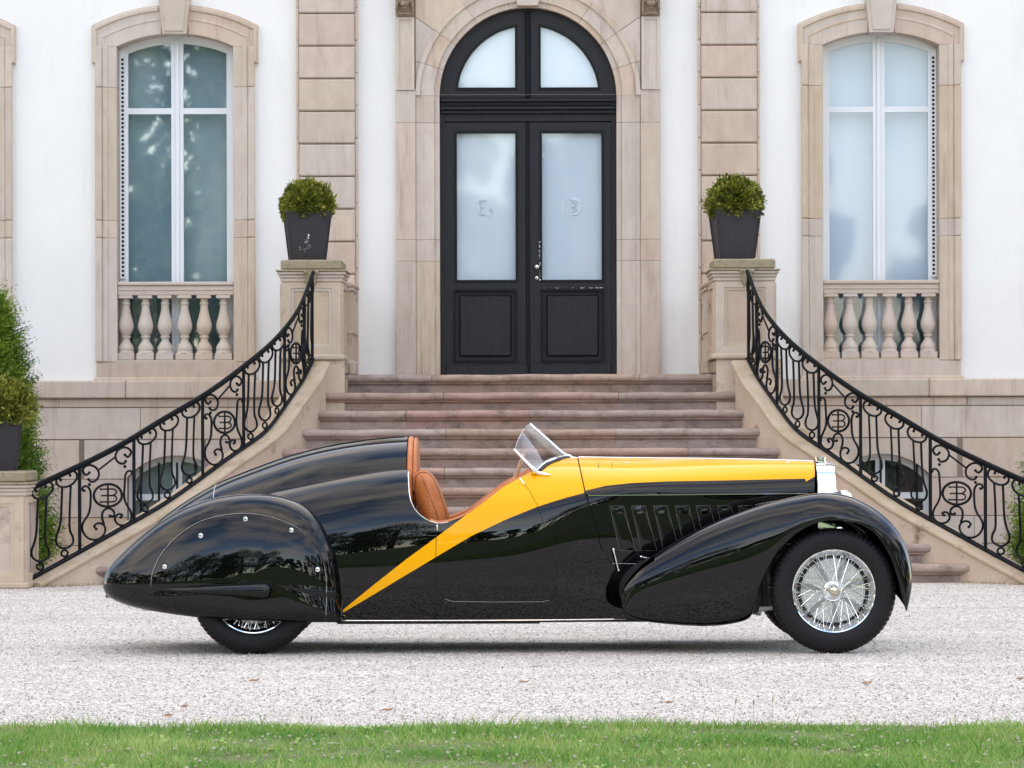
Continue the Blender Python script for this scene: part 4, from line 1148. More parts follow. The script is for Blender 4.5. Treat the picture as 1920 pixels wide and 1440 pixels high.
# ================================================================== iron railings
def zt_bar(s): return STp(s) - .022
def zb_bar(s): return SBp(s) + .012
H1 = 1075.0
SLOPE1 = .58
def yb1(x): return 1130 - SLOPE1*(x-575)
POSTS = [52, 149, 251, 380, 457, 534, 571]
SP_ = [s_of_px(p) for p in POSTS]
LW = 0.0; BARR = .0102
def blob(m, p, r=.013): m.sphere(p, r, 8, 6)
for side in (-1, 1):
    lb = ('black wrought-iron scroll railing left of the steps, its foot beside the tall yew' if side < 0 else
          'black wrought-iron scroll railing right of the steps, behind the front wheel')
    rl_ = thing('iron_railing', railpt(S_END*.6, 0, side), lb, 'railing', 'iron railings of the staircase')
    # handrail: flat moulded bar, and bottom rail
    pts = [railpt(S_END*i/90, STp(S_END*i/90)-.010, side) for i in range(91)]
    m = M(); m.tube(pts, .021, 10, ell=(1.25, .8)); build('handrail', m, MT['iron'], rl_, smooth=50)
    pts = [railpt(S_END*i/90, STp(S_END*i/90)-.032, side) for i in range(91)]
    m = M(); m.tube(pts, .0105, 4, ell=(1, 1)); build('handrail_channel', m, MT['iron'], rl_)
    pts = [railpt(S_END*i/90, SBp(S_END*i/90)+.002, side) for i in range(91)]
    m = M(); m.tube(pts, .020, 4); build('bottom_rail', m, MT['iron'], rl_)
    for s in SP_ + [0.03]:
        m = M(); p = railpt(s, 0, side); h = .0135
        if s == SP_[0]: h = .018
        m.box(p.x-h, p.x+h, p.y-h, p.y+h, SBp(s)-.01, STp(s)-.02); build('post', m, MT['iron'], rl_)
    sgn = 1 if side < 0 else 1
    def maker(sc, xc):
        """maps traced (x, y) of the reference panel to the railing; xc: traced x of the element's centre, sc: its arc position"""
        k = 0.605/665.0
        def f(x, y, anchor=None):
            s = sc - (x-xc)*k
            s = min(max(s, 0.0), S_END)
            a = x if anchor is None else anchor
            sa = min(max(sc - (a-xc)*k, 0), S_END)
            dv = (yb1(a) - y)/H1
            return railpt(s, zb_bar(sa) + dv*(zt_bar(sa)-zb_bar(sa)), side)
        return f
    def crv(m, f, pts, anchor=None, r=BARR, n=4, b0=False, b1=False, closed=False):
        q = crom([(p[0], p[1]) for p in pts], n, closed)
        w = [f(p[0], p[1], anchor) for p in q]
        m.tube(w, r, 6, closed=closed)
        if b0: blob(m, w[0])
        if b1: blob(m, w[-1])
    # lyre balusters
    lyres = []
    for a, b, fr in ((52, 149, (.27, .74)), (251, 380, (.18, .5, .82)), (457, 534, (.18, .5, .82)), (571, 588, (.3, .72))):
        sa, sb = s_of_px(a), (s_of_px(b) if b < 588 else 0.03)
        for t in fr: lyres.append(sa + (sb-sa)*t)
    for sc in lyres:
        m = M(); f = maker(sc, 412); A = 412
        crv(m, f, [(345, 240), (325, 212), (298, 235), (295, 280), (335, 322), (405, 328), (470, 302), (522, 252), (541, 200), (528, 150), (490, 128), (450, 148), (458, 183)], A, b0=True, b1=True)
        crv(m, f, [(362, 328), (356, 500), (345, 740), (322, 860), (290, 960), (291, 1030), (330, 1082), (390, 1102), (450, 1082), (492, 1030), (486, 955), (452, 860), (453, 600), (466, 308)], A, n=5)
        q = [(388+40*cos(2*pi*i/12), 1166+40*sin(2*pi*i/12)) for i in range(12)]
        m.tube([f(p[0], p[1], A) for p in q], BARR*.9, 6, closed=True)
        build('lyre_baluster', m, MT['iron'], rl_, smooth=60)
    for a, b in ((149, 251), (380, 457), (534, 571)):
        sc = (s_of_px(a)+s_of_px(b))/2
        tot = abs(s_of_px(a)-s_of_px(b)); kk = min(1, tot/.605) if tot < .605 else tot/.605
        f0 = maker(sc, 907.5)
        def f(x, y, anchor=None, f0=f0, kk=kk):
            g = lambda v: 907.5 + (v-907.5)*kk
            # keep slope reference consistent after the squeeze
            dv_src = x if anchor is None else anchor
            yy = y + (yb1(g(dv_src)) - yb1(dv_src))
            return f0(g(x), yy, None if anchor is None else g(anchor))
        m = M()
        crv(m, f, [(690, 127), (655, 155), (620, 122), (614, 80), (650, 40), (710, 30), (768, 60), (804, 120), (800, 182), (765, 230), (710, 243), (680, 212)], 700, b0=True, b1=True)
        blob(m, f(690, 280, 700), .014)
        mirx = lambda x: 1200-(x-615)
        crv(m, f, [(mirx(x), y-241) for x, y in [(690, 127), (655, 155), (620, 122), (614, 80), (650, 40), (710, 30), (768, 60), (804, 120), (800, 182), (765, 230), (710, 243), (680, 212)]], 1115, b0=True, b1=True)
        blob(m, f(mirx(690), 280-241, 1115), .014)
        m.tube([f(803, 92, 700), f(1011, 90-241+60, 1115)], .0085, 5)
        build('scroll_pair', m, MT['iron'], rl_, smooth=60)
        m = M()
        crv(m, f, [(630, 357), (608, 345), (618, 308), (660, 300), (694, 340), (706, 400), (705, 500), (696, 600), (670, 680), (625, 752), (604, 820), (615, 890), (660, 960), (730, 994), (800, 985), (860, 935), (881, 870), (865, 812), (820, 784), (772, 790), (748, 822), (770, 856)], 740, b0=True, b1=True)
        crv(m, f, [(868, 800), (846, 730), (845, 660), (870, 610), (920, 590), (968, 610), (993, 655), (975, 695), (938, 688)], 800, b1=True)
        crv(m, f, [(1070, 707), (1092, 680), (1050, 663), (1010, 690), (1000, 740), (1030, 790), (1085, 812), (1150, 795), (1198, 742), (1206, 680), (1190, 620), (1150, 550), (1122, 480), (1115, 400), (1124, 250), (1132, 150), (1160, 105), (1200, 100), (1216, 132)], 1110, b0=True, b1=True)
        build('scrollwork', m, MT['iron'], rl_, smooth=60)
        m = M(); q = [(915+172*cos(2*pi*i/28), 418+148*sin(2*pi*i/28)) for i in range(28)]
        m.tube([f(p[0], p[1], 915) for p in q], .0115, 7, closed=True)
        rd = build('roundel', m, MT['iron'], rl_, smooth=60)
        # reversed E joined back to back with a B on a common upright
        m = M(); A = 915
        SGN = 1 if side < 0 else -1
        def g2(x): return 915 + (x-915)*SGN
        def ff(x, y, an=None): return f(g2(x), y, 915)
        rmono = .0085
        m.tube([ff(915, 275), ff(915, 562)], rmono, 5)
        crv(m, ff, [(824, 322), (826, 336), (870, 336), (915, 336)], r=rmono*.8, n=2); m.tube([ff(822, 350), ff(822, 322)], rmono*.6, 5)
        m.tube([ff(842, 420), ff(915, 420)], rmono*.8, 5); m.tube([ff(840, 408), ff(840, 434)], rmono*.6, 5)
        m.tube([ff(824, 503), ff(915, 503)], rmono*.8, 5); m.tube([ff(822, 490), ff(822, 518)], rmono*.6, 5)
        crv(m, ff, [(915, 336), (975, 336), (1012, 352), (1018, 380), (1002, 405), (968, 420), (915, 420)], r=rmono*.85, n=3)
        crv(m, ff, [(968, 420), (1006, 432), (1022, 460), (1010, 490), (972, 503), (915, 503)], r=rmono*.85, n=3)
        build('monogram', m, MT['iron'], rd, smooth=60)

# ================================================================== pedestals
def pedestal(x, y, z, hgt, side, label):
    """front face at y; x centre"""
    t = thing('stone_pedestal', (x, y+.42, z), label, 'pedestal', 'stone pedestals at the ends of the stair railings')
    w = .272; d = .80
    m = M(); m.box(x-w, x+w, y, y+d, z, z+hgt-.20); b_ = build('shaft', m, MT['stone_old'], t)
    # framed panels on front and inner side
    zp0, zp1 = z+.12, z+hgt-.26
    m = M().plate([(x-w+.004, z+.05), (x+w-.004, z+.05), (x+w-.004, zp1+.045), (x-w+.004, zp1+.045)], [[(x-w+.085, zp0), (x+w-.085, zp0), (x+w-.085, zp1), (x-w+.085, zp1)]], y-.018, y-.0005)
    build('panel_frame', m, MT['stone_old'], t)
    m = M().plate([(x-w+.085, zp0), (x+w-.085, zp0), (x+w-.085, zp1), (x-w+.085, zp1)], [[(x-w+.112, zp0+.027), (x+w-.112, zp0+.027), (x+w-.112, zp1-.027), (x-w+.112, zp1-.027)]], y-.009, y-.0004)
    build('panel_moulding', m, MT['stone_plain'], t)
    for e in (-1, 1):
        xf = x+e*w
        a, b = (xf+.0005, xf+.018) if e > 0 else (xf-.018, xf-.0005)
        m = M().plate([(y+.004, z+.05), (y+d-.004, z+.05), (y+d-.004, zp1+.045), (y+.004, zp1+.045)], [[(y+.10, zp0), (y+d-.10, zp0), (y+d-.10, zp1), (y+.10, zp1)]], a, b, axis='X')
        build('panel_frame', m, MT['stone_old'], t)
    m = M(); m.cbox(x-w-.03, x+w+.03, y-.03, y+d+.03, z, z+.05, .012); build('base', m, MT['stone_old'], t)
    zc = z+hgt-.20
    m = M(); m.cbox(x-w-.014, x+w+.014, y-.014, y+d+.014, zc, zc+.030, .006); m.cbox(x-w-.026, x+w+.026, y-.026, y+d+.026, zc+.031, zc+.062, .010)
    m.cbox(x-w-.042, x+w+.042, y-.042, y+d+.042, zc+.063, zc+.090, .008); build('cornice', m, MT['stone_old'], t)
    m = M(); m.cbox(x-w-.055, x+w+.055, y-.055, y+d+.055, zc+.091, zc+.108, .007); build('cornice_slab', m, MT['stone_moss'], t)
    m = M(); m.cbox(x-w-.010, x+w+.010, y-.010, y+d+.01, zc+.109, zc+.200, .014); build('cap', m, MT['stone_moss'], t)
    return t
def bracket(x, y, z0, z1, par):
    m = M(); m.add([(x-.030, y-.075, z0), (x+.030, y-.075, z0), (x+.062, y-.075, z1), (x-.062, y-.075, z1), (x-.05, y, z0), (x+.05, y, z0), (x+.07, y, z1), (x-.07, y, z1)],
                   [(0, 1, 2, 3), (0, 4, 5, 1), (1, 5, 6, 2), (3, 2, 6, 7), (0, 3, 7, 4)])
    m.sphere((x-.048, y-.07, z1-.02), .022, 8, 6); m.sphere((x+.048, y-.07, z1-.02), .022, 8, 6)
    build('bracket', m, MT['stone_moss'], par)
xpt = (X_at(530, 35.1)+X_at(639, 35.1))/2
z_pt = Z_at(674, 35.1); h_pt = Z_at(486, 35.1)-z_pt
pd = pedestal(xpt, 35.12, z_pt, h_pt, -1, 'upper left stone pedestal carrying the planter with the white splash mark'); bracket(xpt, 35.12, z_pt+h_pt-.235, z_pt+h_pt-.095, pd)
pd2 = pedestal(mir(xpt)-.04, 35.12, z_pt, h_pt, 1, 'upper right stone pedestal carrying the clean dark planter'); bracket(mir(xpt)-.02, 35.12, z_pt+h_pt-.235, z_pt+h_pt-.095, pd2)
for side in (-1, 1):
    xx = lambda v: v if side < 0 else mir(v)
    # masonry under the upper pedestal
    a, b = sorted((xx(xpt-.30), xx(xpt+.30)))
    m = M(); m.box(a, b, 35.13, 36.0, 0, z_pt-.0015); build('pedestal_footing', m, MT['cheek'], stairs)
    # short parapet between pedestal and house
    a, b = sorted((xx(X_at(560, 36)), xx(X_at(661, 36)))); zc = Z_at(545, 36)
    m = M(); m.box(a, b, 35.96, DF-.12, 0, zc-.001); pr = build('parapet', m, MT['stone_old'], stairs)
    m = M(); m.cbox(a-.02, b+.02, 35.94, DF-.12, zc, zc+.035, .008); m.cbox(a-.035, b+.035, 35.93, DF-.12, zc+.036, zc+.075, .012); m.cbox(a-.015, b+.02, 35.95, DF-.12, zc-.40+.0, zc-.39, .004)
    m.cbox(a-.02, b+.025, 35.945, DF-.12, Z_at(702, 36)+.0, Z_at(675, 36), .015)
    build('parapet_cap', m, MT['stone_old'], pr)
yb = 31.50; hb_ = Z_at(881, 31.5); xb_ = X_at(52, 31.5)-.282
pl_ = pedestal(xb_-.0, yb-.15, 0.0, hb_, -1, 'lower left stone pedestal at the picture edge, at the foot of the left railing'); 
pr_ = pedestal(mir(xb_), yb-.15, 0.0, hb_, 1, 'lower right stone pedestal just past the right edge, at the foot of the right railing')

# ================================================================== planters and shrubs
def leaf_ball(c, rx, rz, n, rr, size, flat=.55, rag=.14, up=.4):
    V, Fq = [], []
    for i in range(n):
        u = rr.uniform(-flat, 1); a = rr.uniform(0, 2*pi); q = sqrt(max(0, 1-min(1, u*u)))
        d = Vector((q*cos(a), q*sin(a), u))
        lump = 1 + .07*sin(5*a+3*u) + .06*sin(9*a-7*u)
        k = (1 - abs(rr.gauss(0, .13)))*lump
        if rr.random() < .10: k += rr.uniform(0, rag)
        p = Vector((c[0]+d.x*rx*k, c[1]+d.y*rx*k, c[2]+d.z*rz*k))
        dirv = (d*.9 + Vector((rr.gauss(0, .55), rr.gauss(0, .55), rr.gauss(0, .5)+up))).normalized()
        s = dirv.orthogonal().normalized(); s = (Matrix.Rotation(rr.uniform(0, 6.28), 3, dirv) @ s)
        l = size*rr.uniform(.6, 1.4); w = l*.22
        o = len(V); V += [p, p+dirv*l*.5+s*w, p+dirv*l, p+dirv*l*.5-s*w]; Fq.append((o, o+1, o+2, o+3))
    return V, Fq
def planter(x, y, z, label, seed, splash=False, rz=.0, sp=(.275, .20)):
    t = thing('potted_shrub', (x, y, z), label, 'planter', 'square dark planters with clipped shrubs')
    wt, wb_, h = .215, .165, .445
    a = radians(7)
    def R(px_, py_): return (x+px_*cos(a)-py_*sin(a), y+px_*sin(a)+py_*cos(a))
    m = M(); ringz = [(wb_, 0), (wt, h), (wt-.022, h), (wt-.03, h-.07)]
    vs = []
    for w, zz in ringz:
        ch = .012
        for sx, sy in ((-1, -1), (1, -1), (1, 1), (-1, 1)):
            order = ((sx*(w-ch), sy*w), (sx*w, sy*(w-ch))) if sx*sy > 0 else ((sx*w, sy*(w-ch)), (sx*(w-ch), sy*w))
            for o in order[::1]:
                q = R(*o); vs.append((q[0], q[1], z+zz))
    n = 8; fs = []
    for i in range(3):
        for j in range(n): fs.append((i*n+j, i*n+(j+1) % n, (i+1)*n+(j+1) % n, (i+1)*n+j))
    fs.append(tuple(range(n))[::-1]); m.add(vs, fs); build('pot', m, MT['pot'], t, fix=True)
    if splash:
        m = M(); q = random.Random(3)
        for i in range(22):
            zz = h*(.50 - .32*(i/22)**.8) + q.gauss(0, .012); xx = .01 + q.gauss(0, .022)*(0.3 + i/14) - .02; s_ = q.uniform(.002, .004) if i else .007
            wf = wb_+(wt-wb_)*zz/h
            c = R(xx, -wf-.001); m.sphere((c[0], c[1], z+zz), s_, 6, 4, (1, .3, 1.9 if i < 3 else 1))
        build('bird_splash', m, MT['plaster'], t)
    m = M(); m.box(x-wt+.035, x+wt-.035, y-wt+.035, y+wt-.035, z+h-.08, z+h-.05); build('soil', m, MT['soil'], t)
    rr = random.Random(seed)
    m = M(); c = (x, y, z+h+.06)
    m.tube([(x, y, z+h-.06), (x+.01, y, z+h+.05)], [.014, .01], 6); build('stem', m, MT['wood_bark'], t)
    V, Fq = leaf_ball(c, sp[0]*.93, sp[1]*1.0, 9000, rr, .046, flat=.48, rag=.24)
    m = M(); m.add(V, Fq); cr = build('foliage', m, MT['ball'], t); cr['kind'] = 'stuff'
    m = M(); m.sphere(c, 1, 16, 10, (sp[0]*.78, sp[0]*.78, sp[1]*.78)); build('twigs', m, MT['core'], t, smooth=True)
planter(X_at(575, 35.3), 35.12+.38, Z_at(485, 35.12)+.004, 'dark square planter with clipped shrub on the upper left pedestal, white splash on its front', 21, True, sp=(.232, .20))
planter(X_at(1381, 35.3), 35.12+.38, Z_at(483.5, 35.12)+.004, 'dark square planter with a browner clipped shrub on the upper right pedestal', 22, False, sp=(.245, .215))
planter(xb_, yb-.15+.38, hb_+.004, 'dark square planter cropped by the left picture edge on the lower pedestal', 23, False, sp=(.30, .24))

def conifer(x, y, hgt, wid, label, seed, n=15000, z0=0.0):
    t = thing('yew_tree', (x, y, z0), label, 'conifer', 'dark green yews against the house')
    rr = random.Random(seed)
    m = M(); m.tube([(x, y, z0), (x+.02, y, z0+hgt*.5), (x, y, z0+hgt*.9)], [.05, .03, .008], 8); build('trunk', m, MT['wood_bark'], t)
    V, Fq = [], []
    def rad(u, a): return wid*(1-u)**.72*(0.55+.45*min(1, u*6+.3))*(1+.10*sin(3*a+9*u)+.08*sin(7*a-17*u))
    for i in range(n):
        u = rr.random()**1.25; a = rr.uniform(0, 2*pi); R_ = rad(u, a)
        k = 1 - abs(rr.gauss(0, .22))
        out = Vector((cos(a), sin(a), 0))
        p = Vector((x, y, z0+u*hgt)) + out*R_*max(k, .1)
        spr = rr.random() < .22
        l0 = rr.uniform(.14, .30) if spr else rr.uniform(.05, .11)
        dirv = (out*(.75) + Vector((rr.gauss(0, .3), rr.gauss(0, .3), .55+rr.gauss(0, .3)))).normalized()
        # a spray: stem with small needles both sides
        s = dirv.cross(Vector((rr.gauss(0, 1), rr.gauss(0, 1), rr.gauss(0, 1)))).normalized()
        nn = 5 if spr else 3
        o = len(V); w = .0028
        V += [p-s*w, p+s*w, p+dirv*l0]; Fq.append((o, o+1, o+2))
        for j in range(nn):
            b = p + dirv*l0*(j+.4)/nn
            for e in (-1, 1):
                d2 = (dirv*.8 + s*e*.8).normalized(); l = l0*.30*(1.15-j/nn); q = dirv.cross(s)*.3+dirv*.5
                o = len(V); V += [b, b+d2*l*.5+q*l*.28, b+d2*l, b+d2*l*.5-q*l*.28]; Fq.append((o, o+1, o+2, o+3))
    m = M(); m.add(V, Fq); cr = build('crown', m, MT['yew'], t); cr['kind'] = 'stuff'
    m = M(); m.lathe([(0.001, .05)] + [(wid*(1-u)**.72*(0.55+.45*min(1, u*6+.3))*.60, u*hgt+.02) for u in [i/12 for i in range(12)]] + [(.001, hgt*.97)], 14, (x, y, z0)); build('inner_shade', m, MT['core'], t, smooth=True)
conifer(X_at(-16, 35.2), 35.3, 2.48, .52, 'tall feathery green yew at the left edge behind the railing foot', 31, 17000)
conifer(X_at(1982, 35.2), 35.6, 1.08, .34, 'small green yew peeking in at the right edge behind the railing', 32, 5000)
# weeds and dirt along the foot of the walls
rr = random.Random(8); m = M()
for i in range(900):
    side = rr.choice((-1, 1)); s = rr.uniform(S_END*.45, S_END)
    p = railpt(s, 0, side, .125+abs(rr.gauss(0, .03)))
    l = rr.uniform(.01, .035); a = rr.uniform(0, 6.28)
    m.add([p+Vector((cos(a)*.003, sin(a)*.003, 0)), p-Vector((cos(a)*.003, sin(a)*.003, 0)), p+Vector((rr.gauss(0, .01), rr.gauss(0, .01), l))], [(0, 1, 2)])
tag(build('wall_foot_weeds', m, MT['straw']), kind='stuff', label='dry weeds growing along the foot of the stair walls')
# ================================================================== the car
YC = 22.65
def carpaint(name, col, rough=0.25, flake=0.0):
    m = mat(name, col, rough, coat=1.0, spec=0.5, ior=1.45)
    b = m.node_tree.nodes['Principled BSDF']; b.inputs['Coat IOR'].default_value = 1.46; b.inputs['Coat Roughness'].default_value = 0.008
    return m
MT['black'] = carpaint('black_lacquer', (0.0015, 0.0015, 0.002), 0.3)
MT['black'].node_tree.nodes['Principled BSDF'].inputs['Specular IOR Level'].default_value = 0.0
MT['yellow'] = carpaint('yellow_lacquer', (0.95, 0.435, 0.0), 0.45)
MT['yellow'].node_tree.nodes['Principled BSDF'].inputs['Coat Weight'].default_value = 0.6
MT['yellow'].node_tree.nodes['Principled BSDF'].inputs['Coat IOR'].default_value = 1.33
MT['yellow'].node_tree.nodes['Principled BSDF'].inputs['Specular IOR Level'].default_value = 0.1
MT['chrome'] = mat('chrome', (0.86, 0.86, 0.87), 0.06, metal=1.0)
MT['alu'] = mat('cast_aluminium', (0.72, 0.72, 0.70), 0.42, metal=.55)
MT['alu_dark'] = mat('dull_aluminium', (0.30, 0.30, 0.30), 0.45, metal=.7)
MT['brassy'] = mat('nickel_spinner', (0.66, 0.60, 0.48), 0.14, metal=1.0)
MT['rubber'] = mat('tyre_rubber', (0.013, 0.012, 0.014), 0.55, spec=0.25, var=.3, vscale=40, bump=.25, bscale=200)
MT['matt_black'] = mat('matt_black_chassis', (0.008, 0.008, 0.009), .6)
MT['leather'] = mat('tan_leather', (0.58, 0.185, 0.045), .42, col2=(0.46, 0.135, 0.032), vscale=9, bump=.35, bscale=110)
MT['leather_dark'] = mat('brown_leather_trim', (0.22, 0.065, 0.025), .5, var=.25, vscale=8, bump=.3, bscale=120)
MT['wood'] = mat('steering_wheel_wood', (0.42, 0.19, 0.07), .3, var=.35, vscale=20, coat=.6)
MT['red'] = mat('red_pinstripe', (0.5, 0.03, 0.02), .3)
MT['lamp_glass'] = glass_mat('lamp_glass', .2)

car = thing('vintage_roadster', (0.0, YC, 0.0), 'black vintage open roadster with a yellow swoosh and tan leather seats, parked across the steps', 'car')
def cb(name, m, mt, parent=None, **k): return build(name, m, mt, car if parent is None else parent, **k)
def xc(px, w=0.0): return X_at(px, YC-w)
def zc_(py, w=0.0): return Z_at(py, YC-w)

def tabspl(rows, w=0.0, isz=False):
    return Spl([xc(p) for p, _ in rows], [zc_(v) if isz else v for _, v in rows])
T_zt = tabspl([(300, 1005), (405, 945), (470, 918), (560, 892), (640, 876), (765, 862), (870, 863), (985, 863), (1060, 858.5), (1120, 859), (1300, 861.5), (1450, 864.5), (1526, 867.5)], isz=True)
T_zm = tabspl([(300, 1060), (470, 1050), (640, 1048), (765, 1040), (900, 1025), (1000, 1000), (1080, 955), (1150, 930), (1300, 928), (1526, 927)], isz=True)
T_W = tabspl([(300, .40), (405, .53), (500, .60), (640, .665), (765, .69), (900, .69), (1000, .668), (1090, .618), (1200, .54), (1350, .41), (1526, .255)])
T_n = tabspl([(300, 2.2), (640, 2.7), (765, 2.9), (900, 2.7), (1000, 2.5), (1100, 2.1), (1300, 2.0), (1526, 2.0)])
ZB = zc_(1163, .65)
def sec(X, th):
    zt, zm, W, n = T_zt(X), T_zm(X), T_W(X), T_n(X)
    if th <= .6:
        ph = th/.6*pi/2
        c = max(0.0, cos(ph)); s_ = max(0.0, sin(ph))
        return W*s_**(2/n), zm+(zt-zm)*c**(2/n)
    q = (th-.6)/.4
    return W*(1-.075*q*q), zm+(ZB-zm)*q
def th_of(X, z):
    zt, zm, n = T_zt(X), T_zm(X), T_n(X)
    if z >= zt: return 0.0
    if z >= zm: return .6*math.acos(min(1, ((z-zm)/(zt-zm))**(n/2)))/(pi/2)
    return min(1.0, .6+.4*(zm-z)/(zm-ZB))
def dom(px, py):
    w = .6
    for _ in range(14):
        D = YC-w; X = X_at(px, D); z = Z_at(py, D); th = th_of(X, z); w = .5*w+.5*sec(X, th)[0]
    return (X, th)
def S3(X, th, off=0.0, side=-1):
    w, z = sec(X, th)
    if off:
        n = N3(X, th); return Vector((X+n.x*off, YC+side*(w - n.y*off*1.0) if False else YC+side*w+(n.y if side < 0 else -n.y)*off, z+n.z*off))
    return Vector((X, YC+side*w, z))
def N3(X, th):
    """outward normal on the near side"""
    e = 1e-3
    t0, t1 = max(th-e, 1e-4), min(th+e, 1-1e-4)
    a = Vector((X+e, -sec(X+e, th)[0], sec(X+e, th)[1])) - Vector((X-e, -sec(X-e, th)[0], sec(X-e, th)[1]))
    b_ = Vector((0, -sec(X, t1)[0], sec(X, t1)[1])) - Vector((0, -sec(X, t0)[0], sec(X, t0)[1]))
    n = a.cross(b_)
    if n.length < 1e-12: return Vector((0, 0, 1))
    n.normalize()
    return n if n.dot(Vector((0, -1, .3))) > 0 else -n

def inpoly(p, lp):
    c = False; n = len(lp)
    for i in range(n):
        x1, z1 = lp[i]; x2, z2 = lp[(i+1) % n]
        if (z1 > p[1]) != (z2 > p[1]) and p[0] < (x2-x1)*(p[1]-z1)/(z2-z1)+x1: c = not c
    return c
def mapped(poly, step=5):
    """poly: list of (px, py) or ('d', X, th); closed"""
    out = []
    P_ = list(poly)+[poly[0]]
    for a, b in zip(P_[:-1], P_[1:]):
        if a[0] == 'd' or b[0] == 'd':
            A = a[1:] if a[0] == 'd' else dom(*a); B = b[1:] if b[0] == 'd' else dom(*b)
            n = max(1, int((abs(A[0]-B[0])/.05)+(abs(A[1]-B[1])/.03)))
            out += [(A[0]+(B[0]-A[0])*k/n, A[1]+(B[1]-A[1])*k/n) for k in range(n)]
        else:
            n = max(1, int(math.hypot(a[0]-b[0], a[1]-b[1])/step))
            out += [dom(a[0]+(b[0]-a[0])*k/n, a[1]+(b[1]-a[1])*k/n) for k in range(n)]
    q = []
    for p in out:
        if not q or abs(p[0]-q[-1][0])+abs(p[1]-q[-1][1]) > 1e-4: q.append(p)
    return q
def patch(name, poly, mats, paint=None, holes=(), side=-1, off=0.0, parent=None, dX=.035, dT=.022, thick=0.0):
    lp = mapped(poly); hl = [mapped(h) for h in holes]; pl = mapped(paint) if paint else None
    vs = []; es = []
    def addloop(l):
        o = len(vs); vs.extend(Vector(p) for p in l); es.extend((o+i, o+(i+1) % len(l)) for i in range(len(l)))
    addloop(lp)
    for h in hl: addloop(h)
    if pl: addloop(pl)
    x0, x1 = min(p[0] for p in lp), max(p[0] for p in lp); t0, t1 = min(p[1] for p in lp), max(p[1] for p in lp)
    nx, nt = max(2, int((x1-x0)/dX)), max(2, int((t1-t0)/dT))
    for i in range(nx+1):
        for j in range(nt+1):
            q = (x0+(x1-x0)*(i+.37*(j % 2))/nx, t0+(t1-t0)*j/nt)
            if inpoly(q, lp): vs.append(Vector(q))
    r = delaunay_2d_cdt(vs, es, [], 0, 1e-6)
    rv, rf = r[0], r[2]
    m = M(); fn = []
    for f in rf:
        c = (sum(rv[i][0] for i in f)/len(f), sum(rv[i][1] for i in f)/len(f))
        if not inpoly(c, lp) or any(inpoly(c, h) for h in hl): continue
        m.f.append(tuple(f)); m.mi.append(1 if (pl and inpoly(c, pl)) else 0)
    m.v = [tuple(S3(v[0], v[1], off, side)) for v in rv]
    nr = []
    for v in rv:
        n = N3(v[0], v[1]); nr.append(Vector((n.x, n.y if side < 0 else -n.y, n.z)))
    # orient faces with the analytic normals
    fixed = []
    for f in m.f:
        a, b, c = (Vector(m.v[i]) for i in f[:3]); g = (b-a).cross(c-a)
        fixed.append(f if g.dot(nr[f[0]]) > 0 else f[::-1])
    m.f = fixed
    # drop unused vertices
    used = sorted({i for f in m.f for i in f}); mp = {u: k for k, u in enumerate(used)}
    m.v = [m.v[u] for u in used]; nr = [nr[u] for u in used]; m.f = [tuple(mp[i] for i in f) for f in m.f]
    o = cb(name, m, mats, parent, smooth=True)
    o.data.normals_split_custom_set_from_vertices([tuple(n) for n in nr])
    return o
def seam(name, pts, mt, r=.0016, off=.0005, side=-1, parent=None, n=4):
    q = [dom(*p) for p in dens(pts, 9)]
    m = M(); m.tube([S3(a, b, off, side) for a, b in q], r, n); return cb(name, m, mt, parent, smooth=60)

X765, X1060, X1083 = xc(765), xc(1060), xc(1083)
rimA = [(765, 872), (765.5, 892), (766.5, 915), (769, 935), (775, 950), (785, 963), (800, 974), (815, 979.5)]
rimB = [(822, 980.5), (840, 978.5), (862, 971), (883, 960), (905, 943), (944, 913), (972, 897.5)]
rimC = [(979, 893.5), (993, 885)]
wbase = [(1001, 884), (1010, 884), (1020, 876.5), (1035, 868.5), (1050, 864)]
seamH = [(1082.5, 862), (1090, 896), (1096, 925), (1109, 968), (1124, 1023), (1133, 1044), (1145, 1056)]
door_out = [(817.5, 984), (816, 1044), (816, 1081), (819, 1105), (831, 1121.5), (847, 1126.5), (930, 1127.5), (1017, 1127.5), (1031.5, 1123.5), (1043, 1107), (1046.5, 1084), (1039, 1050), (1030, 1019), (1018, 979), (1008, 948), (993, 920), (976.5, 899)]
swoosh_up = [(630, 1153), (638, 1146), (700, 1096), (760, 1049), (817, 1007.5), (850, 983), (883, 958), (905, 941), (944, 911), (975, 893)]
swoosh_lo = [(648, 1154.5), (639, 1150), (700, 1114), (760, 1078), (817, 1044), (883, 1005), (944, 976), (1005.5, 951), (1036, 941), (1066, 932), (1094, 925)]
hood_lo = [(1097, 920.5), (1135, 911.5), (1183, 906.5), (1252, 903.5), (1355, 902), (1458, 900), (1509, 899), (1511, 904.5), (1524, 897)]
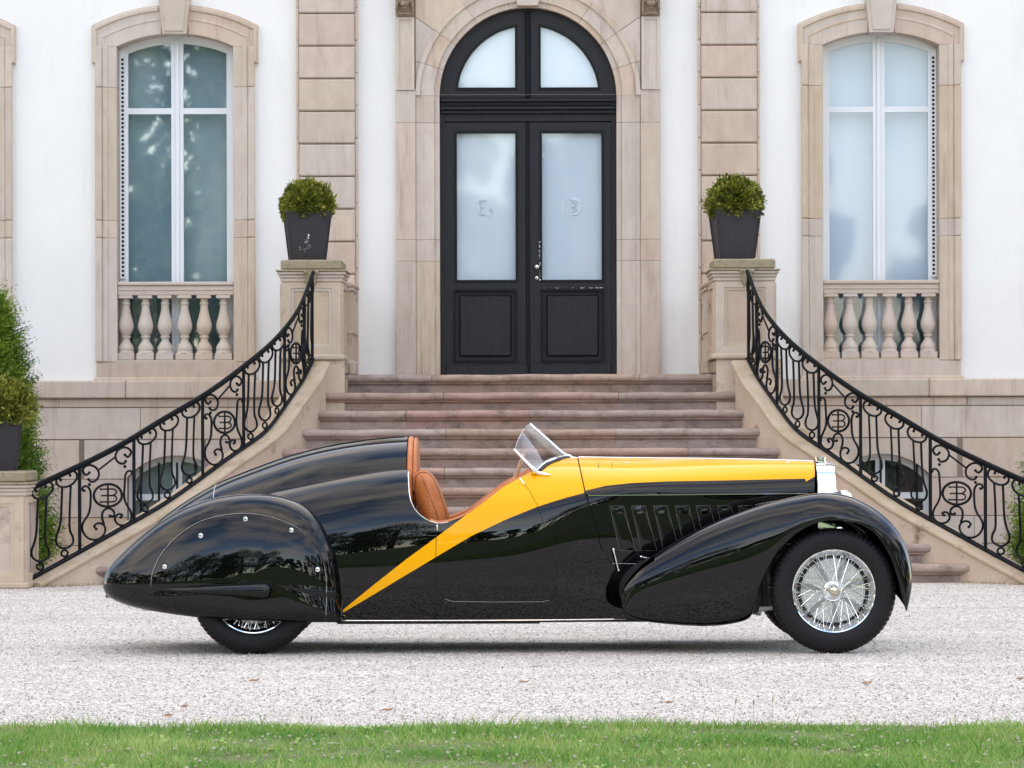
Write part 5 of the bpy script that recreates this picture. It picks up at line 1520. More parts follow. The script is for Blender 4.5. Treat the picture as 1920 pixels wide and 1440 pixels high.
for side in (-1, 1):
    sd_holes = [door_out + rimB[::-1] if False else door_out + [(972, 890), (944, 905), (900, 938), (870, 955), (840, 965), (818, 970)]]
    body_poly = [(470, 1161), (640, 1160), (900, 1163), (1215, 1166), (1400, 1163), (1400, 1058), (1145, 1058)] + [(p[0]-.0, p[1]+(.0)) for p in seamH[::-1]][1:] + \
        [('d', X1083, 0.0), ('d', X1060, 0.0)] + wbase[::-1] + rimC[::-1] + [(972, 897.5)] + rimB[::-1][1:] + rimA[::-1] + [('d', X765, .12), ('d', X765, 0.0), ('d', xc(470), 0.0)]
    paint = swoosh_up + [(990, 880), (1003, 872), ('d', xc(1010), .0), ('d', X1083+.05, 0.0), (1100, 905)] + swoosh_lo[::-1]
    patch('body_side', body_poly, [MT['black'], MT['yellow']], paint, sd_holes, side, dX=.03)
    # the door, cut out with a narrow gap
    cxd, cyd = 925, 1030
    dp = [(p[0]+(1.1 if p[0] < cxd else -1.1), p[1]+(-1.0 if p[1] > 1100 else (.0 if p[1] < 990 else 0))) for p in door_out]
    dp = [(818.8, 984)] + dp[1:-1] + [(975.2, 899.5)]
    door_poly = dp + [(972, 897.5)] + rimB[::-1][1:] + [(818.8, 980.3)]
    dr = patch('door', door_poly, [MT['black'], MT['yellow']], paint, (), side, off=.0012, thick=.012)
    # matt black tubes painting the shade inside door and bonnet gaps
    seam('gap_shadow', door_out, MT['matt_black'], .004, -.0062, side, dr)
    seam('gap_shadow', seamH, MT['matt_black'], .004, -.0062, side, dr)
    if side < 0:
        seam('door_edge_glint', [(833, 1122.5), (847, 1127.4), (930, 1128.5), (1017, 1128.4), (1029, 1125.5)], MT['alu'], .0007, .0005, side, dr)
        m = M(); a = S3(*dom(819.5, 984), .007); b = S3(*dom(819.5, 995), .007); m.tube([a, (a+b)/2+Vector((0, -.004, 0)), b], .0042, 6); build('handle', m, MT['chrome'], dr, smooth=60)
        m = M(); a = S3(*dom(974, 898), .005); b = S3(*dom(983, 909), .005); m.tube([a, b], .0045, 6); build('hinge', m, MT['chrome'], dr, smooth=60)
    # hood upper and side panel
    hp = [(p[0]+2.2, p[1]) for p in seamH]
    hood_poly = [('d', X1083+.008, 0.0)] + hp[:3] + [(1099.5, 928.5), (1526, 928)] + [('d', xc(1526), 0.0)]
    hp_paint = [('d', X1083-.1, 0.0), (1070, 900), (1080, 928)] + hood_lo + [(1534, 890), (1534, 880), ('d', xc(1540), 0.0)]
    patch('bonnet', hood_poly, [MT['black'], MT['yellow']], hp_paint, (), side, off=.0012, thick=.006)
    sp_poly = [(1100.5, 930.8)] + hp[3:] + [(1300, 1056), (1526, 1056), (1526, 930.3)]
    sp = patch('bonnet_side', sp_poly, [MT['black']], None, (), side, off=.0, thick=.006)
    seam('trim_strip', [(1102, 929.3), (1300, 928.3), (1515, 926.5)], MT['chrome'], .0024, .001, side, sp)
    seam('panel_edge', [(1147, 1057), (1230, 1058), (1300, 1058)], MT['alu'], .0012, .001, side, sp)
    # louvre flaps: skewed doors, hinged at the front, standing slightly proud
    for i, xt in enumerate((1142.6, 1183, 1224.5, 1264.7, 1304, 1343.5, 1383.5, 1422.5)):
        q0, q1, q2, q3 = (xt, 949), (xt+26, 949), (xt+48, 1033), (xt+18.5, 1033)
        mm = M(); ptsw = []
        nn = 10
        def lp_(u, v, o):
            a = (q0[0]+(q1[0]-q0[0])*u, q0[1]+(q1[1]-q0[1])*u); b = (q3[0]+(q2[0]-q3[0])*u, q3[1]+(q2[1]-q3[1])*u)
            p = (a[0]+(b[0]-a[0])*v, a[1]+(b[1]-a[1])*v); return S3(*dom(*p), o, side)
        bul = [[.0022, .0075, .010, .011, .0112, .0112, .011, .010, .0075, .0022][min(9, k)] for k in range(10)]
        V = []; 
        for a_ in range(nn):
            for b_ in range(nn):
                u, v = a_/(nn-1), b_/(nn-1); e = min(min(u, 1-u)/.16, min(v, 1-v)/.06, 1)
                V.append(lp_(u, v, .0012+.0042*sin(e*pi/2)*(1-.35*u)))
        mm.add(V, [(a_*nn+b_, (a_+1)*nn+b_, (a_+1)*nn+b_+1, a_*nn+b_+1) if side < 0 else (a_*nn+b_, a_*nn+b_+1, (a_+1)*nn+b_+1, (a_+1)*nn+b_) for a_ in range(nn-1) for b_ in range(nn-1)])
        lv = cb('louvre', mm, MT['black'], sp, smooth=True)
        mt2 = M(); edge = [lp_(u, v, .003) for u, v in [(0, 1), (0, .75), (0, .5), (0, .25), (0, 0), (.5, 0), (1, 0), (1, .25), (1, .5), (1, .75), (1, 1), (.5, 1)]]
        mt2.tube(edge, .0007, 4, closed=True); cb('louvre_edge', mt2, MT['alu_dark'], sp)
    # rim edging
    rim = [('d', X765, .10)] + rimA + rimB + rimC
    q = []
    for p in rim: q.append(p[1:] if p[0] == 'd' else dom(*p))
    w_ = [S3(a, b, .0, side) for a, b in q]; w_ = [Vector(p) for p in crom([tuple(p) for p in w_], 3)]
    m = M(); m.tube(w_[:31 if side < 0 else len(w_)], .0030, 6); cb('cockpit_edge', m, MT['chrome'] if side < 0 else MT['leather'], smooth=60)
    # padded leather roll just inside the opening
    m = M(); m.tube([Vector((p.x, p.y-side*.022, p.z-.004)) for p in w_[22:]], .019, 8); cb('leather_roll', m, MT['leather'], smooth=60)
    # inner trim panel
    lowq = [S3(a, b, 0, side) for a, b in q]
    m = M(); tv = [Vector((p.x, p.y-side*.035, p.z-.004)) for p in lowq]; bv = [Vector((p.x, p.y-side*.05, min(p.z-.02, .42))) for p in lowq]
    n = len(tv); m.add(tv+bv, [(i, i+1, n+i+1, n+i) for i in range(n-1)]); cb('inner_trim', m, MT['leather_dark'])

# bonnet hinge ridge and little pins
m = M(); m.tube([(xc(p), YC, T_zt(xc(p))+.004) for p in range(1085, 1530, 8)], .0038, 6); cb('bonnet_hinge', m, MT['chrome'], smooth=60)
for px in (1175, 1477):
    m = M(); a = S3(*dom(px, 870), .004); m.sphere(a, .007, 8, 6, (1.6, .8, .8)); cb('bonnet_catch', m, MT['chrome'], smooth=True)
for px in (1122, 1147):
    seam('bonnet_slot', [(px, 867), (px, 879)], MT['matt_black'], .0022, .0005)
# levers and latches on the near flank
m = M(); a, b = S3(*dom(1148, 1030), .02), S3(*dom(1157, 1069), .03)
m.tube([a, a+(b-a)*.2, a+(b-a)*.9, b], [.008, .0055, .0045, .003], 8); m.sphere(a, .0085, 8, 6); m.sphere(b, .006, 8, 6); cb('bonnet_strap_rod', m, MT['chrome'], smooth=60)
m = M(); a, b = S3(*dom(1200, 1044), .018), S3(*dom(1234, 1046), .018)
m.tube([a, a+(b-a)*.15+Vector((0, 0, -.004)), a+(b-a)*.5+Vector((0, -.004, -.006)), b], .004, 6); m.sphere(a, .008, 8, 6); m.sphere(b, .007, 8, 6); cb('bonnet_latch', m, MT['chrome'], smooth=60)

# ---------------- tail fairing
R_zt = tabspl([(198, 1096), (215, 1060), (245, 1026), (290, 984), (340, 946), (405, 908), (470, 881), (540, 856), (610, 838), (690, 825), (765, 819)], isz=True)
R_W = tabspl([(198, .02), (215, .10), (245, .17), (290, .235), (340, .29), (405, .345), (470, .39), (560, .435), (660, .465), (765, .48)])
XT0, XT1 = xc(198), xc(765)
def tailpt(u, v):
    X = XT0+(XT1-XT0)*u**1.15
    zt, W = R_zt(X), R_W(X); hgt = max(.06, min(.46, (zt-.30)))
    a = (v*2-1)*pi/2*1.0
    n = 2.35
    w = W*abs(sin(a))**(2/n)*(1 if a > 0 else -1)
    z = zt-hgt+hgt*max(0, cos(a))**(2/n)
    w *= 1+.22*(1-(z-(zt-hgt))/hgt)**2*min(1, u*2)
    return (X, YC+w, z)
m = M(); m.grid(tailpt, 90, 56)
tf = cb('tail', m, MT['black'], smooth=True, fix=True)
m = M(); Xs = xc(405); zt = R_zt(Xs)
def ring_at(Xs, off, v0=.0, v1=1.0, k=40):
    u = ((Xs-XT0)/(XT1-XT0))**(1/1.15); out = []
    for i in range(k+1):
        v = v0+(v1-v0)*i/k; p = Vector(tailpt(u, v)); a = (v*2-1)*pi/2
        out.append(p+Vector((0, sin(a)*off, cos(a)*off)))
    return out
m.tube(ring_at(Xs, .0003, .02, .98), .002, 4); cb('boot_lid_seam', m, MT['alu'], tf)
# thin roof-like lip at the very back of the cockpit and the spine bead
m = M(); m.tube([(xc(p), YC, R_zt(xc(p))+.003) for p in range(230, 766, 12)], .004, 6); cb('spine_bead', m, MT['black'], tf, smooth=60)
# twin far-side/near-side lid rail seen as a double line
m = M(); m.tube([Vector(tailpt(((xc(p)-XT0)/(XT1-XT0))**(1/1.15), .57))+Vector((0, -.0, .004)) for p in range(265, 404, 9)], .0035, 5); cb('lid_rail', m, MT['chrome'], tf, smooth=60)

# rear cockpit wall in leather: two upright pads following the tail outline
def padshape(Xc, thick, sc, zoff, name, mt, zbot=.72):
    u = .9999; pts = []
    for i in range(41):
        p = tailpt(u, i/40); pts.append(((p[1]-YC)*sc+YC, (p[2])+zoff))
    pts = [p for p in pts if p[1] > zbot+.05]
    pts = [(pts[0][0], zbot)] + pts + [(pts[-1][0], zbot)]
    cy = YC; cz = .95; out = []
    V = []; n = len(pts)
    lay = [(-thick/2, .93), (-thick/2*.8, .975), (-thick*.2, 1.0), (thick*.2, 1.0), (thick/2*.8, .975), (thick/2, .93)]
    for dx_, s in lay: V += [(Xc+dx_, cy+(p[0]-cy)*s, cz+(p[1]-cz)*s) for p in pts]
    m = M(); fs = [(a*n+i, a*n+(i+1) % n, (a+1)*n+(i+1) % n, (a+1)*n+i) for a in range(len(lay)-1) for i in range(n)]
    fs += [tuple(range(n))[::-1], tuple((len(lay)-1)*n+i for i in range(n))]
    m.add(V, fs); return cb(name, m, mt, smooth=50, fix=True)
padshape(xc(770)+.004, .036, 1.02, .004, 'rear_bulkhead', MT['leather'])
padshape(xc(780), .030, .97, -.003, 'head_pad', MT['leather'], .93)
m = M(); m.box(xc(764)-.02, xc(770), YC-.50, YC+.50, .25, .98); cb('bulkhead_lower', m, MT['leather_dark'])

# seats
def seat(yc, hw):
    out = [(777, 893), (783, 884), (793, 881), (803, 884), (813, 893), (823, 911), (833, 938), (841, 965), (847, 1000), (845, 1040), (818, 1040), (806, 1012), (795, 985), (784, 955), (777, 922)]
    D = yc
    pts = crom([(X_at(a, D), Z_at(b, D)) for a, b in out], 4, True)
    cx_ = sum(p[0] for p in pts)/len(pts); cz = sum(p[1] for p in pts)/len(pts)
    V = []; n = len(pts); L_ = 14
    for j in range(L_+1):
        v = -1+2*j/L_; s = (1-abs(v)**5)**.30 if abs(v) < 1 else .0
        s = max(s, .25); V += [(cx_+(p[0]-cx_)*s, yc+hw*v, cz+(p[1]-cz)*(1-(1-s)*.4)) for p in pts]
    m = M(); fs = [(a*n+i, a*n+(i+1) % n, (a+1)*n+(i+1) % n, (a+1)*n+i) for a in range(L_) for i in range(n)]
    fs += [tuple(range(n))[::-1], tuple(L_*n+i for i in range(n))]
    m.add(V, fs); st = cb('seat', m, MT['leather'], smooth=70, fix=True)
    for fr in (-.82,):
        m = M(); s = (1-abs(fr)**5)**.30+.012
        m.tube([(cx_+(p[0]-cx_)*s, yc+hw*fr, cz+(p[1]-cz)*(1-(1-s)*.4)+.001) for p in pts], .0032, 4, closed=True); build('seat_piping', m, MT['leather_dark'], st)
    sp2 = crom([(X_at(a, D), Z_at(b, D)) for a, b in [(791, 890), (800, 912), (812, 940), (822, 968), (828, 1000)]], 4)
    m = M(); m.tube([(p[0], yc-hw*.995, p[1]) for p in sp2], .0026, 4); build('seat_seam', m, MT['leather_dark'], st)
    m = M(); x0, x1 = X_at(818, D), X_at(935, D); z0 = Z_at(1030, D)
    m.cbox(x0, x1, yc-hw, yc+hw, z0-.12, z0, .035); build('seat_cushion', m, MT['leather'], st)
    return st
seat(YC-.31, .235); seat(YC+.29, .235)
m = M(); m.box(xc(765), xc(1060), YC-.48, YC+.48, .22, .26); cb('floor_pan', m, MT['matt_black'])
m = M(); m.cbox(xc(1012), xc(1024), YC-.50, YC+.50, .62, .99, .02); cb('dashboard', m, MT['leather_dark'])
# steering wheel (driver on the near side)
sc_ = P(965, 893, YC-.30); ax = Vector((-.93, 0, .36)).normalized(); u_ = Vector((0, 1, 0)); v_ = ax.cross(u_).normalized()
def wheelring(R, c): return [c+u_*R*cos(2*pi*i/40)+v_*R*sin(2*pi*i/40) for i in range(40)]
swc = Vector((X_at(959.5, YC-.30), YC-.30, Z_at(910, YC-.30)))
m = M(); m.tube(wheelring(.195, swc), .0125, 8, closed=True); sw = cb('steering_wheel', m, MT['wood'], smooth=60)
m = M()
for k in range(4):
    a = radians(45+90*k); m.tube([swc, swc+u_*.19*cos(a)+v_*.19*sin(a)], .006, 6)
m.sphere(swc-ax*.0, .028, 12, 8); m.tube([swc, swc-ax*.35], .016, 8); build('steering_spoke', m, MT['alu'], sw, smooth=60)

# windscreen: raked vee
A_, B_ = Vector((xc(1063), YC, zc_(857))), Vector((xc(993), YC, zc_(795)))
for side in (-1, 1):
    C_ = Vector((X_at(958.5, YC-.43), YC+side*.43, Z_at(839, YC-.43))); D_ = Vector((X_at(1003, YC-.50), YC+side*.50, Z_at(884, YC-.50)))
    def gp(u, v):      # u 0 centre..1 outer, v 0 bottom..1 top
        b = A_.lerp(D_, u); t = B_.lerp(C_, u); p = b.lerp(t, v)
        # rounded upper outer corner, bowed pane
        bow = sin(u*pi)*.035
        p = p + Vector((.45, 0, .9))*bow*(.35+.65*v)
        if v > .0: p = p - (B_-A_)*(.10*v*u**5)
        return p
    m = M(); m.grid(lambda u, v: tuple(gp(u, v)), 18, 10)
    ws = cb('windscreen', m, MT['car_glass'], smooth=True)
    m = M(); m.tube([gp(i/16, 1.0) for i in range(17)], .0022, 5); build('glass_edge', m, MT['lamp_glass'], ws)
    m = M(); m.tube([gp(1, v/10) + Vector((0, side*.002, 0)) for v in range(0, 11)], [.0105-.0035*v/10 for v in range(11)], 8); m.sphere(gp(1, 1), .010, 8, 6)
    foot = [gp(1, .25), gp(1, .06)+Vector((.004, side*.004, -.004))] + [S3(*dom(a, b), .006, side) for a, b in ((1001, 887), (1010, 889.5), (1020, 891), (1031, 892.5))]
    m.tube([Vector(p) for p in crom([tuple(p) for p in foot], 4)], [.008+.010*sin(min(1, i/12)*pi*.8) if i < 16 else .010*(21-i)/5+.002 for i in range(21)][:len(crom([tuple(p) for p in foot], 4))], 8)
    build('side_post', m, MT['chrome'], ws, smooth=60)
    base = [S3(*dom(a, b), .004, side) for a, b in ((1010, 886), (1016, 880), (1026, 872.5), (1040, 866), (1052, 861.5))] + [Vector((xc(1066), YC+side*.02, zc_(859)+.004))]
    base = [Vector(p) for p in crom([tuple(p) for p in base], 4)]
    m = M(); m.tube(base, .010, 8); build('base_rubber', m, MT['matt_black'], ws, smooth=60)
    m = M(); m.tube([p+Vector((-.012, 0, .010)) for p in base], .0055, 6); build('base_trim', m, MT['chrome'], ws, smooth=60)
m = M(); q = crom([tuple(p) for p in (B_, B_.lerp(A_, .5), B_.lerp(A_, .9), A_+Vector((.02, 0, .002)), Vector((xc(1072), YC, zc_(859.5)+.005)), Vector((xc(1085), YC, zc_(860.5)+.004)))], 5)
m.tube([Vector(p) for p in q], [.0095 if i < 13 else max(.005, .0115-.0006*(i-13)) for i in range(len(q))], 8); cb('windscreen_centre_bar', m, MT['chrome'], smooth=60)

# radiator, cap
hwr = .262
def hs(sc):
    zt = zc_(868.5); o = [(-hwr*sc, .40)]
    for i in range(21):
        a = pi-pi*i/20; o.append((hwr*sc*cos(a)*1.0, zt-.20+.20*sin(a)**.8*sc if sin(a) > 0 else zt-.20))
    o.append((hwr*sc, .40)); return [(YC+p[0], p[1]) for p in o]
m = M().plate(hs(1.0), [hs(.80)], xc(1527), xc(1557), axis='X'); rad = cb('radiator_shell', m, MT['chrome'], smooth=40, fix=True)
m = M().plate(hs(.985), [hs(.83)], xc(1557), xc(1560.5), axis='X'); build('shell_rim', m, MT['chrome'], rad, smooth=40, fix=True)
m = M().plate(hs(.81), [], xc(1535), xc(1538), axis='X'); build('grille', m, MT['matt_black'], rad)
for i in range(17):
    y = YC-.20+.025*i; m = M(); m.box(xc(1540), xc(1542), y-.003, y+.003, .42, zc_(868.5)-.055-.9*(y-YC)**2*2); build('grille_bar', m, MT['alu'], rad)
m = M(); c = (xc(1538), YC, zc_(868.5)); m.lathe([(.036, -.01), (.038, .004), (.030, .006), (.030, .020), (.034, .022), (.034, .030), (.026, .033), (0, .034)], 20, c); build('radiator_cap', m, MT['chrome'], rad, smooth=40)
# a strip of black between bonnet and shell
m = M(); m.tube([S3(xc(1526.5), t, .001, -1) for t in [i/20*.7 for i in range(21)]], .003, 4); cb('bonnet_rest', m, MT['matt_black'])

# ---------------- rear wings (teardrop blister), one star-shaped outline
WO = [(188, 1097), (191.5, 1078), (204, 1058), (225, 1036), (255, 1008), (290, 981), (335, 955), (385, 936), (430, 927.5), (478, 925), (525, 930), (568, 945), (600, 970), (624, 1008), (637, 1050), (643, 1100), (643.5, 1140), (641, 1164),
      (600, 1166), (540, 1165), (480, 1162.5), (420, 1160), (360, 1155.5), (300, 1148), (250, 1139), (218, 1129), (198, 1118), (190, 1107)]
WCX, WCZ = X_at(472, YC-.7), Z_at(1085, YC-.7)
wop = crom([(X_at(a, YC-.62), Z_at(b, YC-.62)) for a, b in WO], 5, True)
angs_ = []; rads_ = []
for p in wop:
    angs_.append(math.atan2(p[1]-WCZ, p[0]-WCX)); rads_.append(math.hypot(p[0]-WCX, p[1]-WCZ))
od = np.argsort(angs_); aa = np.array(angs_)[od]; rr_ = np.array(rads_)[od]
aa3 = np.concatenate([aa-2*pi, aa, aa+2*pi]); rr3 = np.concatenate([rr_]*3)
def Rout(a): return float(np.interp(a, aa3, rr3))
def pexp(a):
    # profile exponent: soft over the top and tail, tight at the bottom and the front lip
    a = (a+pi) % (2*pi)-pi
    s = sin(a); c = cos(a)
    n = 2.25
    n += 7.0*max(0, -s-.12)**1.0*(1 if s < 0 else 0)
    n += 2.2*max(0, c)**3*(1 if s > -.2 else .6)
    return n
HB, HT = .50, .785
def wing_off(X, Z):
    dx_, dz_ = X-WCX, Z-WCZ; a = math.atan2(dz_, dx_); r = math.hypot(dx_, dz_)/Rout(a); r = min(r, 1)
    n = pexp(a); return HB+(HT-HB)*(1-r**n)**(1/max(2.0, n*.85))
def wdom(px, py):
    w = .75
    for _ in range(12):
        D = YC-w; X = X_at(px, D); Z = Z_at(py, D); w = .5*w+.5*wing_off(X, Z)
    return X, Z, w
def wingpt(a, rho, side):
    R_ = Rout(a); n = pexp(a); w = HB+(HT-HB)*(1-rho**n)**(1/max(2.0, n*.85))
    return (WCX+R_*rho*cos(a), YC+side*w, WCZ+R_*rho*sin(a))
for side in (-1, 1):
    m = M(); NA, NR = 200, 44
    V = [wingpt(0, 0, side)]
    for j in range(1, NR+1):
        rho = sin(j/NR*pi/2)
        for i in range(NA): V.append(wingpt(2*pi*i/NA, rho, side))
    fs = [(0, 1+(i+1) % NA, 1+i) for i in range(NA)]
    for j in range(NR-1):
        o = 1+j*NA
        fs += [(o+i, o+(i+1) % NA, o+NA+(i+1) % NA, o+NA+i) for i in range(NA)]
    m.add(V, fs)
    # inward skirt to reach the body
    o = len(m.v)-NA; base = [m.v[o+i] for i in range(NA)]
    sk = [(p[0], YC+side*.30, p[2]) for p in base]; k0 = len(m.v); m.v += sk
    m.f += [(o+i, o+(i+1) % NA, k0+(i+1) % NA, k0+i) for i in range(NA)]; m.mi += [0]*NA
    rw = cb('rear_wing', m, MT['black'], smooth=55, fix=True)
    def wl_pts(px, off=.0):
        out = []
        for a, b in px:
            X, Z, w = wdom(a, b); out.append(Vector((X, YC+side*(w+off), Z)))
        return out
    sp_line = [(p[0], p[1]) for p in crom([(287, 1122), (283, 1095), (288, 1068), (305, 1035), (335, 1003), (375, 978), (420, 966), (465, 963), (510, 970), (552, 987), (583, 1012), (603, 1045), (611, 1080), (612, 1120), (611, 1162)], 5)]
    m = M(); m.tube(wl_pts(sp_line, .0002), .0026, 5); build('spat_seam', m, MT['matt_black'], rw)
    m = M(); m.tube(wl_pts([(a-.8, b-1.6) for a, b in sp_line], .0006), .0009, 4); build('spat_seam_glint', m, MT['alu'], rw)
    for k, (a, b) in enumerate(((460, 972), (546, 993), (376, 1003), (308, 1061), (595, 1067))):
        X, Z, w = wdom(a, b); c = (X, YC+side*w, Z); sg = 1 if side < 0 else -1
        m = M(); m.lathe([(.0, -.0075*sg), (.009, -.0075*sg), (.0135, -.006*sg), (.0145, -.002*sg), (.0145, .004*sg)], 16, c, 'Y'); bo = build('spat_bolt', m, MT['chrome'], rw, smooth=40)
        m = M(); m.lathe([(.0155, -.0015*sg), (.021, -.0005*sg), (.022, .004*sg)], 18, c, 'Y'); build('bolt_seat', m, MT['matt_black'], rw, smooth=40)
        m = M(); m.box(X-.005, X+.005, YC+side*(w+.0095), YC+side*(w+.0065), Z-.0014, Z+.0014) if side > 0 else m.box(X-.005, X+.005, YC-(w+.0095), YC-(w+.0065), Z-.0014, Z+.0014)
        build('bolt_slot', m, MT['matt_black'], rw)
    # long teardrop bulge
    m = M(); NL, NC = 44, 22
    def tear(u):
        x = 302+(511-302)*u
        if u < .93: h = 1.2+15.8*(u/.93)**.92
        else: h = 17*sqrt(max(0, 1-((u-.93)/.07)**2))
        yc_ = 1104+2*u
        return x, yc_, h
    V = []
    for i in range(NL+1):
        u = 1-(1-i/NL)**1.6; x, y_, h = tear(u)
        X, Z, w = wdom(x, y_); hh = max(.0006, h/(F/(YC-w)))
        for j in range(NC+1):
            b = -pi/2+pi*j/NC; zz = Z+hh*sin(b)
            wz = wing_off(X, zz)
            V.append((X, YC+side*(wz+hh*1.45*cos(b)-.001), zz))
    fs = [(i*(NC+1)+j, (i+1)*(NC+1)+j, (i+1)*(NC+1)+j+1, i*(NC+1)+j+1) for i in range(NL) for j in range(NC)]
    m.add(V, fs); build('teardrop_bulge', m, MT['black'], rw, smooth=True, fix=False if side < 0 else False)
    # front lip: narrow rim in orange/brown light at the leading edge of the wing
    m = M(); lipp = wl_pts([(615, 990), (628, 1018), (636, 1050), (640, 1085), (641, 1120), (639, 1155)], .0)
    m.tube([Vector(p) for p in crom([tuple(p) for p in lipp], 5)], .006, 6); build('wing_lip', m, MT['black'], rw, smooth=60)

# ---------------- front wings
FT = [(1167, 1109), (1172, 1095), (1185, 1077), (1210, 1052), (1260, 1019), (1320, 988), (1380, 963.5), (1430, 946.5), (1475, 935), (1515, 927.5), (1550, 925), (1590, 931), (1625, 946), (1660, 970), (1688, 1003), (1704, 1042), (1710, 1080), (1707, 1115), (1700, 1146)]
FLo = [(1167.5, 1113), (1167, 1122), (1171, 1145), (1195, 1162), (1262, 1171), (1330, 1174), (1382, 1168), (1408, 1155), (1418, 1122), (1433, 1076), (1453, 1042), (1494, 1000), (1550, 977), (1607, 982), (1645, 1006), (1670, 1046), (1683, 1084), (1691, 1118), (1699, 1147)]
FR = [.015, .04, .07, .10, .13, .15, .165, .17, .175, .175, .175, .17, .16, .15, .14, .125, .10, .06, .012]   # half width of the crown
WOUT = [.735, .745, .755, .765, .775, .78, .785, .785, .785, .785, .785, .785, .785, .783, .78, .775, .77, .765, .76]
tt = list(range(len(FT)))
sTx, sTy = Spl(tt, [p[0] for p in FT]), Spl(tt, [p[1] for p in FT])
sLx, sLy = Spl(tt, [p[0] for p in FLo]), Spl(tt, [p[1] for p in FLo])
sR, sWo = Spl(tt, FR), Spl(tt, WOUT)
def fpt(t, v, side):
    """v -1 (inner edge) .. 0 crown .. 1 outer lower edge"""
    R_ = max(.008, sR(t)); wo = sWo(t); wc = wo-R_
    Tp = Vector((X_at(sTx(t), YC-wc), Z_at(sTy(t), YC-wc))); Lp = Vector((X_at(sLx(t), YC-wo), Z_at(sLy(t), YC-wo)))
    Lv = Lp-Tp; Ld = max(1e-5, Lv.length); Ln = Lv/Ld
    if v >= 0:
        Rd = min(R_*1.35, Ld*.92)
        if v < .6:
            ph = v/.6*pi/2; d = Rd*(1-cos(ph)); y = wc+R_*sin(ph)
        else:
            k = (v-.6)/.4; d = Rd+(Ld-Rd)*k; long_ = max(0, Ld-.20)
            y = wo - long_*.12*k*k
        p = Tp+Ln*d
    else:
        ph = -v*pi/2; Ri = R_*1.15; dn = min(.30, .09+Ri*1.1)*min(1, Ld/.12)
        p = Tp+Ln*dn*(1-cos(ph)); y = wc-Ri*sin(ph)
    return (p[0], YC+side*y, p[1])
for side in (-1, 1):
    m = M(); NT, NV = 150, 44
    V = [fpt((len(FT)-1)*i/NT, -1+2*j/NV, side) for i in range(NT+1) for j in range(NV+1)]
    w = NV+1
    m.add(V, [(i*w+j, (i+1)*w+j, (i+1)*w+j+1, i*w+j+1) for i in range(NT) for j in range(NV)])
    fw = cb('front_wing', m, MT['black'], smooth=True)
    md = fw.modifiers.new('thickness', 'SOLIDIFY'); md.thickness = .008; md.offset = -1 if side > 0 else 1
    # rolled edge round the wheel opening
    m = M(); m.tube([fpt((len(FT)-1)*i/120, 1, side) for i in range(4, 121)], .0045, 6); build('wing_edge', m, MT['black'], fw, smooth=60)
    # inner valance closing the wing against the chassis
    m = M(); q = [(X_at(a, YC-.45), Z_at(b, YC-.45)) for a, b in ((1215, 1062), (1245, 1035), (1330, 990), (1420, 965), (1470, 985), (1452, 1040), (1435, 1100), (1420, 1150), (1300, 1165), (1230, 1150))]
    a, b = sorted((YC+side*.47, YC+side*.46)); m.plate(q, [], a, b); build('inner_valance', m, MT['matt_black'], fw)
    # black sheet painting the shadow gap between body flank and wing tail
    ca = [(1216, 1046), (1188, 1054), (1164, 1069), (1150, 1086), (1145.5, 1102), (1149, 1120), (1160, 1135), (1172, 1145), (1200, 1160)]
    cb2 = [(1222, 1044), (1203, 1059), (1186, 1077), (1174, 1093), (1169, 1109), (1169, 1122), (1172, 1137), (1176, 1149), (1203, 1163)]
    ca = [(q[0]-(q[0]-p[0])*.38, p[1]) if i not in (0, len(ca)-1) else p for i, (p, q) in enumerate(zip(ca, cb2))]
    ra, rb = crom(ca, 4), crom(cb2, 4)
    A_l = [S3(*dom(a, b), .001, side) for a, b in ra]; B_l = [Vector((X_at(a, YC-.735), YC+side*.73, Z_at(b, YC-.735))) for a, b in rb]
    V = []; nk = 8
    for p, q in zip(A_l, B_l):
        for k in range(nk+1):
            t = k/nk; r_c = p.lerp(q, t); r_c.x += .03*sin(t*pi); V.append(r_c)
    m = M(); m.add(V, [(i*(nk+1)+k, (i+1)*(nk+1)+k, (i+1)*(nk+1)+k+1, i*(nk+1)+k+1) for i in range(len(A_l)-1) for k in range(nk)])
    build('wing_gap_shade', m, MT['matt_black'], fw, smooth=True)

# headlamps faired in between bonnet and wing
for side in (-1, 1):
    m = M(); V = []; NL, NC = 30, 18
    for i in range(NL+1):
        u = i/NL; x = 1415+(1578-1415)*u; yy = 947-15.5*u**.9; r = .006+.052*u**.75
        c = Vector((X_at(x, YC-.43), YC+side*.43, Z_at(yy+2, YC-.43)))
        for j in range(NC): V.append((c.x, c.y+r*cos(2*pi*j/NC)*1.2, c.z+r*sin(2*pi*j/NC)*.92-.018*u))
    m.add(V, [(i*NC+j, i*NC+(j+1) % NC, (i+1)*NC+(j+1) % NC, (i+1)*NC+j) for i in range(NL) for j in range(NC)])
    hl = cb('headlamp', m, MT['black'], smooth=True, fix=True)
    c = (X_at(1578, YC-.43), YC+side*.43, Z_at(933.5, YC-.43)-.018)
    m = M(); m.lathe([(.056, -.008), (.060, -.004), (.061, .012), (.057, .030), (.052, .036)], 28, c, 'X'); build('lamp_rim', m, MT['chrome'], hl, smooth=50)
    m = M(); m.lathe([(.053, .034), (.046, .048), (.028, .058), (0, .062)], 28, c, 'X'); build('lamp_lens', m, MT['chrome'], hl, smooth=50)
    m = M(); a = Vector((X_at(1571, YC-.49), YC+side*.492, Z_at(929, YC-.49))); m.sphere(a, .0045, 8, 6); build('lamp_screw', m, MT['chrome'], hl)

